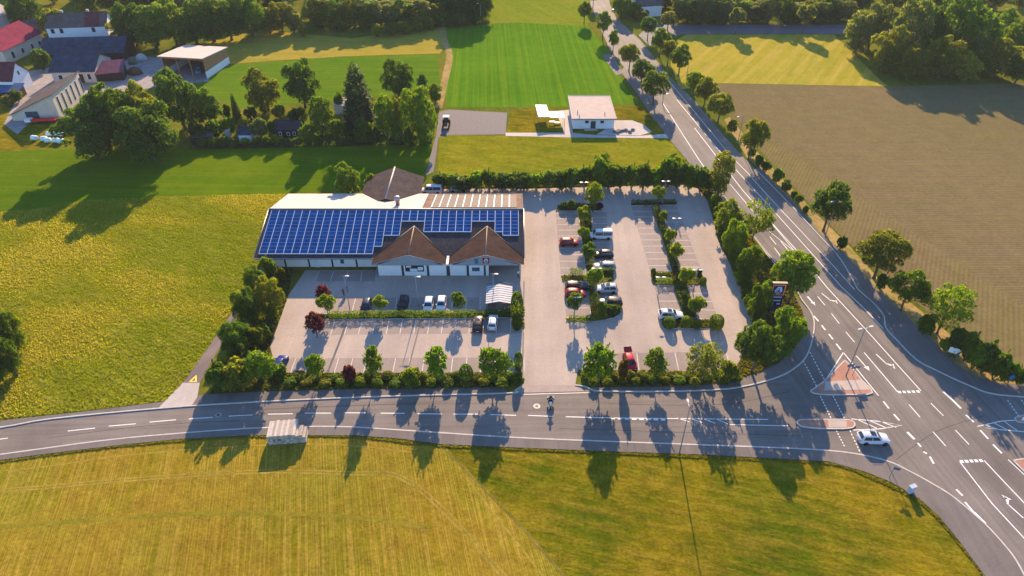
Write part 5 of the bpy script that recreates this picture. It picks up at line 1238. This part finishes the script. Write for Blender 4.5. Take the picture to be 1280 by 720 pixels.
make_car('hatch','parked_car',(.010,.013,.028),'black hatchback below the white van',(754,321),W_)
make_car('estate','parked_car',(.30,.31,.32),'silver estate car with dark windows below the black hatchback',(755,336),W_)
make_car('estate','parked_car',(.018,.024,.035),'dark car with silvery roof on the left of the first island',(721,361),E_)
make_car('hatch','parked_car',(.28,.02,.025),'red car tucked behind the round tree on the first island',(719,370),E_)
make_car('suv','parked_car',(.42,.43,.44),'silver car facing the middle tree on the first island',(757,364.5),W_)
make_car('estate','parked_car',(.04,.042,.046),'dark grey car nearest the near end of the first island',(762,381),W_)
make_car('suv','parked_car',CW,'white off-roader with sunroof on the second island',(838,397),E_)
rc = make_car('hatch','parked_car',(.42,.012,.04),'red car with its tailgate raised beside the entrance strip',(787,456),S_+.12)
m = MB(); m.slab([(-1.45,-.7,1.52),(-1.45,.7,1.52),(-2.35,.66,1.95),(-2.35,-.66,1.95)], .05); place('tailgate', m.mesh('tailgate', PAINT), rc, color=(.30,.012,.02))
make_car('suv','moving_car',(.50,.54,.60),'silver-white car driving out of the side road into the junction',(1090,551.5),-.02, group=None)
make_car('van','delivery_van',CW,'white van half visible behind the supermarket annex',(540,241),W_, group=None, cat='van')
make_car('hatch','parked_car',(.35,.36,.37),'pale car half hidden at the hedge behind the store',(573,239),E_)
# tractor
tt = thing('tractor', 'white-cabbed tractor standing on the gravel yard', 'tractor', (*G(558,158), .03), S_)
m = MB(); m.box(0,2.0,-.4,.4,.8,1.5); m.build('bonnet', plain('tractor_dark', (.05,.05,.055), .5), tt); m = MB(); m.hexa([(-1.3,-.75,1.1),(.0,-.75,1.1),(.0,.75,1.1),(-1.3,.75,1.1),(-1.2,-.65,2.6),(-.15,-.65,2.6),(-.15,.65,2.6),(-1.2,.65,2.6)]); m.build('cab', GLASS, tt)
m = MB(); m.box(-1.4,.0,-.85,.85,2.61,2.78); m.build('cab_roof', WHITE, tt); m = MB(); m.tube([(1.2,.3,1.5),(1.2,.3,2.5)], .05, 6); m.build('exhaust', DKMETAL, tt)
for x, s_, rr_, w_ in ((-.9,1,.85,.45),(-.9,-1,.85,.45),(1.55,1,.55,.32),(1.55,-1,.55,.32)):
    m = MB(); m.lathe([(rr_*.5,-w_/2),(rr_*.95,-w_/2),(rr_,-w_*.3),(rr_,w_*.3),(rr_*.95,w_/2),(rr_*.5,w_/2)], 16, M=Matrix.Translation((x,s_*.85,rr_)) @ Matrix.Rotation(math.pi/2,4,'X')); w = m.build('wheel', BLACK, tt)
    m = MB(); m.lathe([(.05,-w_*.4),(rr_*.49,-w_*.42),(rr_*.49,w_*.42),(.05,w_*.4)], 12, M=Matrix.Translation((x,s_*.85,rr_)) @ Matrix.Rotation(math.pi/2,4,'X')); m.build('rim', WHITE, w)

# ------------------------------------------------------------------ people
def cloth(name, bands):
    """procedural clothing: colour by height in the body's own frame"""
    m, nt, b, o = _nt(name); tc = nt.nodes.new('ShaderNodeTexCoord').outputs['Object']; sx = nt.nodes.new('ShaderNodeSeparateXYZ'); nt.links.new(tc, sx.inputs[0])
    rp = nt.nodes.new('ShaderNodeValToRGB'); nt.links.new(_range(nt, sx.outputs['Z'], 0, 2.0, 0, 1), rp.inputs[0]); cr = rp.color_ramp; cr.interpolation = 'CONSTANT'
    cr.elements[0].position = 0; cr.elements[0].color = (*bands[0][1], 1); cr.elements[1].position = bands[1][0]/2; cr.elements[1].color = (*bands[1][1], 1)
    for z, c in bands[2:]: e = cr.elements.new(z/2); e.color = (*c, 1)
    nt.links.new(rp.outputs[0], b.inputs['Base Color']); b.inputs['Roughness'].default_value = .8; return m
SKIN = (.42,.24,.17)
def figure(joints, edges, mat, root):
    """one continuous skinned body: joints name -> (x, y, z, radius)"""
    names = list(joints); me = bpy.data.meshes.new('body'); me.from_pydata([joints[n][:3] for n in names], [(names.index(a), names.index(b)) for a, b in edges], []); me.materials.append(mat)
    o = place('body', me, root); md = o.modifiers.new('skin', 'SKIN'); md.use_smooth_shade = True
    for i, n in enumerate(names): v = me.skin_vertices[0].data[i]; r_ = joints[n][3]; v.radius = (r_, r_)
    me.skin_vertices[0].data[0].use_root = True
    o.modifiers.new('sub', 'SUBSURF').levels = 1; o.modifiers['sub'].render_levels = 2
    return o
def head(root, x, y, z, mats, nm='hair'):
    m = MB(); m.lathe([(.02,-.115),(.07,-.10),(.09,-.03),(.095,.04),(.07,.10),(.02,.125)], 10, M=Matrix.Translation((x,y,z+.02)) @ Matrix.Scale(1.08,4,(1,0,0))); return m.build(nm, mats, root)
EDG = [('pelvis','waist'),('waist','chest'),('chest','neck'),('neck','head'),('chest','shL'),('shL','elL'),('elL','haL'),('chest','shR'),('shR','elR'),('elR','haR'),('pelvis','hiL'),('hiL','knL'),('knL','anL'),('anL','toL'),('pelvis','hiR'),('hiR','knR'),('knR','anR'),('anR','toR')]
def walker(px, rz, label, bands, hairc):
    r = thing('person', label, 'person', (*G(*px), .085), rz)
    J = dict(pelvis=(0,0,.95,.13), waist=(0,0,1.10,.12), chest=(.01,0,1.32,.14), neck=(.02,0,1.50,.055), head=(.04,0,1.64,.085), shL=(0,.17,1.42,.07), elL=(-.10,.24,1.15,.05), haL=(-.04,.26,.90,.04), shR=(0,-.17,1.42,.07), elR=(.04,-.24,1.14,.05), haR=(.18,-.25,.93,.04),
             hiL=(0,.09,.90,.10), knL=(.16,.10,.50,.07), anL=(.18,.10,.09,.05), toL=(.34,.11,.05,.04), hiR=(0,-.09,.90,.10), knR=(-.04,-.10,.50,.07), anR=(-.28,-.10,.12,.05), toR=(-.16,-.11,.05,.04))
    figure(J, EDG, cloth('clothes_'+label[:12], bands), r); head(r, .02, 0, 1.69, plain('hair_'+label[:8], hairc, .8)); return r
walker((434,366), N_+.3, 'person in a dark red top walking beside the lamp post near the store', [(0,(.02,.02,.02)),(.10,(.02,.025,.04)),(.95,(.22,.02,.03)),(1.52,SKIN)], (.03,.02,.015))
walker((430,370), N_, 'person in dark clothes walking just behind the one in red', [(0,(.03,.03,.03)),(.10,(.025,.03,.04)),(.95,(.03,.035,.06)),(1.52,SKIN)], (.10,.06,.03))
walker((648,347), N_+.5, 'person in white top standing at the right corner of the store porch', [(0,(.03,.03,.03)),(.10,(.02,.02,.025)),(.95,(.65,.63,.60)),(1.52,SKIN)], (.04,.03,.02))
# motorcycle and rider, riding towards the viewer
mc = thing('motorcycle', 'dark motorcycle with a pale windscreen riding on the side road', 'motorcycle', (*G(688,507), .066), S_-.05)
for x in (-.72,.74):
    m = MB(); n = 18; ringv = []
    m.lathe([(.20,-.05),(.29,-.065),(.325,0),(.29,.065),(.20,.05)], 18, M=Matrix.Translation((x,0,.325)) @ Matrix.Rotation(math.pi/2,4,'X')); w = m.build('wheel', BLACK, mc); m = MB(); m.lathe([(.02,-.04),(.19,-.045),(.19,.045),(.02,.04)], 12, M=Matrix.Translation((x,0,.325)) @ Matrix.Rotation(math.pi/2,4,'X')); m.build('rim', RIM, w)
MBLU = plain('motorcycle_paint', (.02,.06,.12), .3)
rg = lambda x, w, z0, z1: [(x,-w,z0),(x,-w,z1-.06),(x,-w*.6,z1),(x,w*.6,z1),(x,w,z1-.06),(x,w,z0)]
m = MB(); m.loft([rg(-.95,.10,.70,.86),rg(-.5,.16,.45,.82),rg(-.05,.17,.35,.84),rg(.25,.18,.36,1.02),rg(.55,.15,.45,.98),rg(.75,.12,.6,.85)], smooth=True); m.build('fairing', MBLU, mc)
m = MB(); m.loft([rg(-.85,.11,.85,.92),rg(-.4,.15,.82,.89),rg(-.05,.12,.84,.90)]); m.build('seat', BLACK, mc)
for s in (-1, 1):
    m = MB(); m.tube([(.78,s*.09,.33),(.50,s*.09,.98)], .03, 6); m.build('fork', METAL, mc); m = MB(); m.tube([(.48,s*.05,1.0),(.40,s*.36,1.06)], .02, 6); m.build('handlebar', DKMETAL, mc); m = MB(); m.box(.44,.50,s*.36-.06,s*.36+.06,1.15,1.23); m.build('mirror', DKMETAL, mc)
    m = MB(); m.box(-1.0,-.45,s*.34-.12,s*.34+.12,.55,.88); m.build('pannier', DKMETAL, mc)
m = MB(); m.slab([(.75,-.17,.95),(.75,.17,.95),(.55,.15,1.28),(.55,-.15,1.28)], .02); m.build('windscreen', plain('tinted_screen', (.5,.55,.6), .2), mc); m = MB(); m.box(.76,.82,-.09,.09,.75,.90); m.build('headlight', LAMPG, mc); m = MB(); m.tube([(-.1,.2,.35),(-.95,.24,.45)], .05, 8); m.build('exhaust', METAL, mc)
rd = thing('person', 'motorcyclist in black jacket with pale chest stripe and helmet riding the motorcycle', 'person', (*G(688,507), .066), S_-.05)
J = dict(pelvis=(-.22,0,.98,.14), waist=(-.17,0,1.13,.13), chest=(-.05,0,1.38,.16), neck=(.01,0,1.55,.06), head=(.05,0,1.68,.09), shL=(-.02,.20,1.46,.075), elL=(.14,.32,1.22,.055), haL=(.38,.31,1.09,.042), shR=(-.02,-.20,1.46,.075), elR=(.14,-.32,1.22,.055), haR=(.38,-.31,1.09,.042),
         hiL=(-.18,.12,.94,.105), knL=(.20,.24,.80,.075), anL=(-.02,.22,.40,.055), toL=(.12,.23,.33,.045), hiR=(-.18,-.12,.94,.105), knR=(.20,-.24,.80,.075), anR=(-.02,-.22,.40,.055), toR=(.12,-.23,.33,.045))
figure(J, EDG, cloth('rider_clothes', [(0,(.015,.015,.016)),(.45,(.02,.022,.03)),(1.05,(.012,.012,.014)),(1.22,(.45,.45,.46)),(1.32,(.012,.012,.014)),(1.58,SKIN)]), rd)
m = MB(); m.lathe([(.03,-.13),(.12,-.12),(.145,-.03),(.14,.06),(.09,.13),(.02,.15)], 12, M=Matrix.Translation((.05,0,1.72))); hm = m.build('helmet', BLACK, rd); m = MB(); m.box(.175,.20,-.08,.08,1.69,1.77); m.build('visor', GLASS, hm)

mc.scale = rd.scale = (1.18,1.25,1.15)
make_car('estate','farm_car',(.12,.25,.42),'pale blue car parked inside the open wooden shed',(249,91),S_+.3, group=None)
# ------------------------------------------------------------------ lamps, signs
HEAD = plain('lamp_head', (.5,.5,.5), .4, .05)
def lot_lamp(px, top, label, double=True, rz=0.0):
    X, Y = G(*px); h = height_at(Y, top); r = thing('car_park_lamp', label, 'lamp', (X, Y, .075), rz, 'double-headed car park lamps')
    m = MB(); m.tube([(0,0,0),(0,0,.6),(0,0,h)], [.09,.08,.05], 8); m.build('pole', METAL, r)
    m = MB(); m.tube([(-.55,0,h),(.55,0,h)], .035, 6); m.build('arm', METAL, r)
    for s in ((-1,1) if double else (1,)): m = MB(); m.loft([[(s*.25,-.10,h-.02),(s*.25,.10,h-.02),(s*.25,.10,h+.07),(s*.25,-.10,h+.07)],[(s*.6,-.17,h-.04),(s*.6,.17,h-.04),(s*.6,.17,h+.10),(s*.6,-.17,h+.10)],[(s*.95,-.12,h),(s*.95,.12,h),(s*.95,.12,h+.06),(s*.95,-.12,h+.06)]]); m.build('lamp_head', HEAD, r)
lot_lamp((728,258),228.5,'car park lamp beside the tall lollipop tree on the first island'); lot_lamp((828,257),227,'car park lamp at the far end of the second island')
lot_lamp((841,304),273.5,'car park lamp between the far bays of the second island'); lot_lamp((866,368),338,'car park lamp at the cross bed of the second island')
lot_lamp((743,367),336,'car park lamp before the middle tree of the first island'); lot_lamp((822,372),347,'slim car park lamp left of the cross bed')
lot_lamp((438,391),345.5,'car park lamp near the two walking people', False); lot_lamp((523,383),346.5,'car park lamp between the black estate and the white pair', False); lot_lamp((617,381),343,'car park lamp left of the cart shelter', False)
lot_lamp((717.5,402),372,'car park lamp at the near tip of the first island', False)
def street_lamp(px, top, rz, label, arm=1.4, two=False):
    X, Y = G(*px); h = height_at(Y, top); r = thing('street_lamp', label, 'lamp', (X, Y, .1), rz, 'street lamps along the roads')
    m = MB(); m.tube([(0,0,0),(0,0,.9),(0,0,h-.3),(.15,0,h-.05),(arm,0,h+.1)], [.11,.10,.06,.05,.035], 8); m.build('pole', METAL, r)
    for s in ((1,-1) if two else (1,)):
        m = MB(); m.loft([[(s*(arm-.1),-.08,h+.04),(s*(arm-.1),.08,h+.04),(s*(arm-.1),.08,h+.15),(s*(arm-.1),-.08,h+.15)],[(s*(arm+.3),-.17,h+.04),(s*(arm+.3),.17,h+.04),(s*(arm+.3),.17,h+.20),(s*(arm+.3),-.17,h+.20)],[(s*(arm+.75),-.1,h+.08),(s*(arm+.75),.1,h+.08),(s*(arm+.75),.1,h+.16),(s*(arm+.75),-.1,h+.16)]]); m.build('lamp_head', HEAD, r)
        if s < 0: m = MB(); m.tube([(0,0,h-.2),(-arm,0,h+.1)], [.05,.035], 6); m.build('arm', METAL, r)
street_lamp((849,568),511,N_,'tall street lamp at the grass edge opposite the strip, casting a long thin shadow',.9)
isl = Vector(G(1057,471)); street_lamp((1057,471),411,.3,'street lamp with direction boards on the triangular traffic island',.7,True)
street_lamp((1031,297),251,W_+.5,'street lamp standing before the dark avenue tree',1.2); street_lamp((922,180),145,W_+.5,'street lamp beside the thin young avenue tree',1.6)
street_lamp((858,98),77,W_+.5,'street lamp at the golden field corner',1.6); street_lamp((815,52),30,W_+.5,'street lamp before the junction tree at the far road',1.4); street_lamp((770,30),12,W_+.4,'farthest street lamp along the main road',1.4)
street_lamp((601,32),5,W_,'lone lamp post before the dark wood by the far meadow',.8); street_lamp((971,33),15,S_,'street lamp along the far side road',.8); street_lamp((828,130),118,0,'short post lamp at the pavement by the large avenue tree',.8)
def sign(name, px, label, panels, h, rz=0.0, posts=(0,), cat='sign', z=.1):
    r = thing(name, label, cat, (*G(*px), z), rz)
    for x in posts: m = MB(); m.tube([(x,0,0),(x,0,h)], .045, 7); m.build('post', METAL, r)
    for (x0,x1,z0,z1,mat) in panels: m = MB(); m.box(x0,x1,-.09,-.05,z0,z1); m.build('sign_panel', mat, r)
    return r
DSIGN = plain('sign_back', (.10,.12,.15), .5); BSIGN = plain('blue_sign', (.02,.10,.32), .4)
sign('direction_sign', (1061,471), 'dark backs of direction boards on the triangular island', [(-1.1,.1,2.3,2.9,DSIGN),(-.2,1.3,1.8,2.3,DSIGN)], 3.0, .15, (-.5,.6))
sign('road_sign', (1188,450), 'white direction sign standing in the thicket right of the junction', [(-.9,.9,1.5,2.6,WHITE)], 2.7, -.5, (-.6,.6))
r = sign('cycle_sign', (1257,484), 'round blue path sign in the thicket at the right', [], 2.3); m = MB(); m.lathe([(.01,-.02),(.42,-.02),(.42,.02),(.01,.02)], 18, M=Matrix.Translation((0,-.08,2.25)) @ Matrix.Rotation(math.pi/2,4,'X'), smooth=False); m.build('sign_disc', BSIGN, r)
r = sign('keep_right_sign', (1277,526), 'blue keep-right disc on the island at the right edge', [(-.18,.18,.0,.75,WHITE)], 1.6, z=.19); m = MB(); m.lathe([(.01,-.02),(.36,-.02),(.36,.02),(.01,.02)], 18, M=Matrix.Translation((0,-.08,1.5)) @ Matrix.Rotation(math.pi/2,4,'X'), smooth=False); m.build('sign_disc', BSIGN, r)
r = sign('road_sign', (1111,598), 'thin sign post with small dark panel at the bend of the footpath', [(-.1,.75,2.0,2.5,DSIGN)], 2.9, -.3); m = MB(); m.tube([(.0,0,2.2),(.55,.3,2.9)], .04, 6); m.build('bracket', METAL, r)
cb = thing('utility_cabinet', 'grey-blue utility cabinet standing where the footpath meets the grass', 'cabinet', (*G(1137,616), .17), .35)
m = MB(); m.box(-.62,.62,-.32,.32,.0,.15); m.build('plinth', CONC, cb); m = MB(); m.box(-.6,.6,-.3,.3,.152,1.5); m.build('housing', plain('cabinet_grey', (.40,.45,.50), .5), cb); m = MB(); m.hexa([(-.66,-.36,1.5),(.66,-.36,1.5),(.66,.36,1.5),(-.66,.36,1.5),(-.66,-.36,1.56),(.66,-.36,1.56),(.66,.36,1.64),(-.66,.36,1.64)]); m.build('lid', plain('cabinet_lid', (.5,.52,.55), .6), cb); cb.scale = (.78,.78,.85)
for s in (-1, 1): m = MB(); m.box(s*.3-.27,s*.3+.27,-.315,-.302,.2,1.45); m.build('door', plain('cabinet_door%d' % s, (.38,.43,.49), .5), cb)
# pylon sign
pz = 8.6; q = G3(975.5,354.5,pz); py = thing('pylon_sign', 'tall dark pylon sign with shop emblem between the trees by the main road', 'sign', (q.x, q.y, .12), -.04)
m = MB(); m.box(-1.25,1.25,-.02,.42,2.2,pz-.12); m.build('panel', NAVY, py)
m = MB(); m.box(-1.3,1.3,-.06,.46,pz-.12,pz); m.build('cap', plain('pylon_cap', (.45,.36,.22), .7), py)
for x in (-.95,.95): m = MB(); m.box(x-.15,x+.15,.1,.35,0,2.2); m.build('leg', DKMETAL, py)
emblem(py, 0, -.022, pz-1.5, 2.3)
for k in range(3):
    z = pz-3.1-k*.75
    for x0, x1 in (((-.95,-.75),(-.55,.95)),((-.95,-.65),(-.45,.85)),((-.95,-.25),(.35,.9)))[k]: m = MB(); m.box(x0,x1,-.04,-.022,z-.13,z+.13); m.build('text_strip', plain('sign_lettering_%d_%d' % (k, int(x0*10)), (.38,.42,.48), .5), py)

# ------------------------------------------------------------------ cart shelter and carts
cs_ = thing('cart_shelter', 'shopping cart shelter with ribbed white gabled roof at the end of the hedge', 'shelter', (*G(624,391), .085))
DSIGNR = plain('grey_rib', (.13,.14,.16), .6)
cx0, cx1, cyb = -2.45, 2.45, 5.0
for s, a, b in ((-1, cx0, 0), (1, 0, cx1)):
    for k in range(8):
        y0 = -.3+k*.68; y1_ = y0+.46
        za, zb = (2.35, 2.85) if s < 0 else (2.85, 2.35)
        m = MB(); m.slab([(a,y0,za),(b,y0,zb),(b,y1_,zb),(a,y1_,za)], .04); m.build('roof_panel', plain('roof_sheet_%d_%d' % (s, k), (.45,.46,.48), .7, .05), cs_)
for k in range(9):
    y = -.34+k*.68; m = MB(); m.tube([(cx0,y+.60,2.28),(0,y+.60,2.78),(cx1,y+.60,2.28)], .10, 5); m.build('roof_rib', DSIGNR, cs_)
for x in (cx0+.1,0,cx1-.1):
    for y in (0,4.9):
        m = MB(); m.box(x-.05,x+.05,y-.05,y+.05,0,2.3 if x else 2.75); m.build('post', METAL, cs_)
for x in (cx0+.02, cx1-.02): m = MB(); m.box(x-.015,x+.015,.05,4.85,.2,1.7); m.build('side_glass', plain('milky_glass%d' % int(x), (.45,.5,.52), .3), cs_)
m = MB(); m.tube([(cx0,0,.5),(cx1,0,.5)], .03, 5); m.tube([(cx0,0,1.0),(cx1,0,1.0)], .03, 5); m.build('front_rail', METAL, cs_)
cart = thing('shopping_cart', 'leftmost front shopping cart parked in the shelter', 'shopping cart', (0,0,0), N_, 'shopping carts in the shelter')
m = MB()
for z, g in ((.98,0),(.75,.03),(.55,.06)):
    p = [(-.40,-.27+g,z),(.42,-.21+g,z),(.42,.21-g,z),(-.40,.27-g,z),(-.40,-.27+g,z)]
    for a, b in zip(p, p[1:]): m.tube([a,b], .012, 4)
for k in range(7):
    x = -.40+.82*k/6; w = .27-.06*k/6; m.tube([(x,-w,.98),(x,-w+.06,.55),(x,w-.06,.55),(x,w,.98)], .009, 4)
m.build('basket', METAL, cart)
m = MB(); m.tube([(-.45,-.26,.12),(-.36,-.25,.55),(-.52,-.25,1.04),(-.52,.25,1.04),(-.36,.25,.55),(-.45,.26,.12)], .016, 5); m.tube([(-.45,-.26,.14),(.42,-.18,.14),(.42,.18,.14),(-.45,.26,.14)], .016, 5); m.build('frame', METAL, cart)
m = MB(); m.tube([(-.53,-.24,1.05),(-.53,.24,1.05)], .022, 6); m.build('handle', ORANGE, cart)
for x in (-.42,.40):
    for s in (-1,1): m = MB(); m.lathe([(.01,-.015),(.06,-.015),(.06,.015),(.01,.015)], 10, M=Matrix.Translation((x,s*(.25 if x < 0 else .18),.06)) @ Matrix.Rotation(math.pi/2,4,'X')); m.build('castor', BLACK, cart)
bx_, by_ = G(624,391); k = 0
for i, xo in enumerate((-1.8,-.95,.55,1.1,1.75)):
    for j in range(3):
        loc = (bx_+xo, by_+.75+j*.62+(.8 if i == 1 else 0), .085); lab = '%s shopping cart from the front in the %s row of the shelter' % (ORD[j], ORD[i])
        if k == 0: cart.location = loc; cart['label'] = lab
        else: copy_thing(cart, loc, N_, lab)
        k += 1

# ------------------------------------------------------------------ stack of weathered timber at the roadside
SA_ = G(336.5,557.5); SB_ = G(384,553.5); ang = math.atan2(SB_[1]-SA_[1], SB_[0]-SA_[0])
tk = thing('timber_stack', 'stack of weathered pale sawn timber at the roadside field edge', 'timber stack', (SA_[0], SA_[1], .03), ang)
Ls = math.dist(SA_, SB_); TM = [plain('weathered_timber_%d' % k, c, .85, .22, 2.5) for k, c in enumerate(((.40,.34,.28),(.34,.29,.24),(.46,.40,.34),(.30,.25,.21)))]
import itertools
x = 0.0
while x < Ls-.1:
    w = R.choice([.32,.38,.42]); w = min(w, Ls-x); f = x/Ls; hh = 2.05 if f < .70 else (1.75 if f < .86 else 1.35); dep = 3.1 if f < .72 else 2.1
    for k in range(5):
        z0 = .12+k*(hh-.12)/5; z1_ = z0+(hh-.12)/5-.03; j0 = R.uniform(-.05,.05); j1 = R.uniform(-.12,.06)
        if k == 2 and (abs(x-.65) < .17 or abs(x-1.65) < .17): continue
        m = MB(); m.box(x+.012,x+w-.012,j0,dep+j1,z0,z1_); m.build('beam', R.choice(TM), tk)
    x += w
for y in (.4,1.6,2.6): m = MB(); m.box(.05,Ls*.7,y-.06,y+.06,0,.115); m.build('bearer', TM[3], tk)

# ------------------------------------------------------------------ thin evening haze over the far fields
HZ = bpy.data.materials.new('haze'); HZ.use_nodes = True; HZ.node_tree.nodes.clear()
pv = HZ.node_tree.nodes.new('ShaderNodeVolumePrincipled'); pv.inputs['Density'].default_value = HAZE_D = .00008; pv.inputs['Color'].default_value = (.93,.93,.95,1); pv.inputs['Anisotropy'].default_value = 0.0
ho = HZ.node_tree.nodes.new('ShaderNodeOutputMaterial'); HZ.node_tree.links.new(pv.outputs[0], ho.inputs['Volume'])
m = MB(); m.box(-1600,1600,-260,3100,-1.0,82.0)
HAZE = m.build('haze', HZ); tag(HAZE, 'thin warm evening haze lying over the far fields', 'haze', kind='stuff')
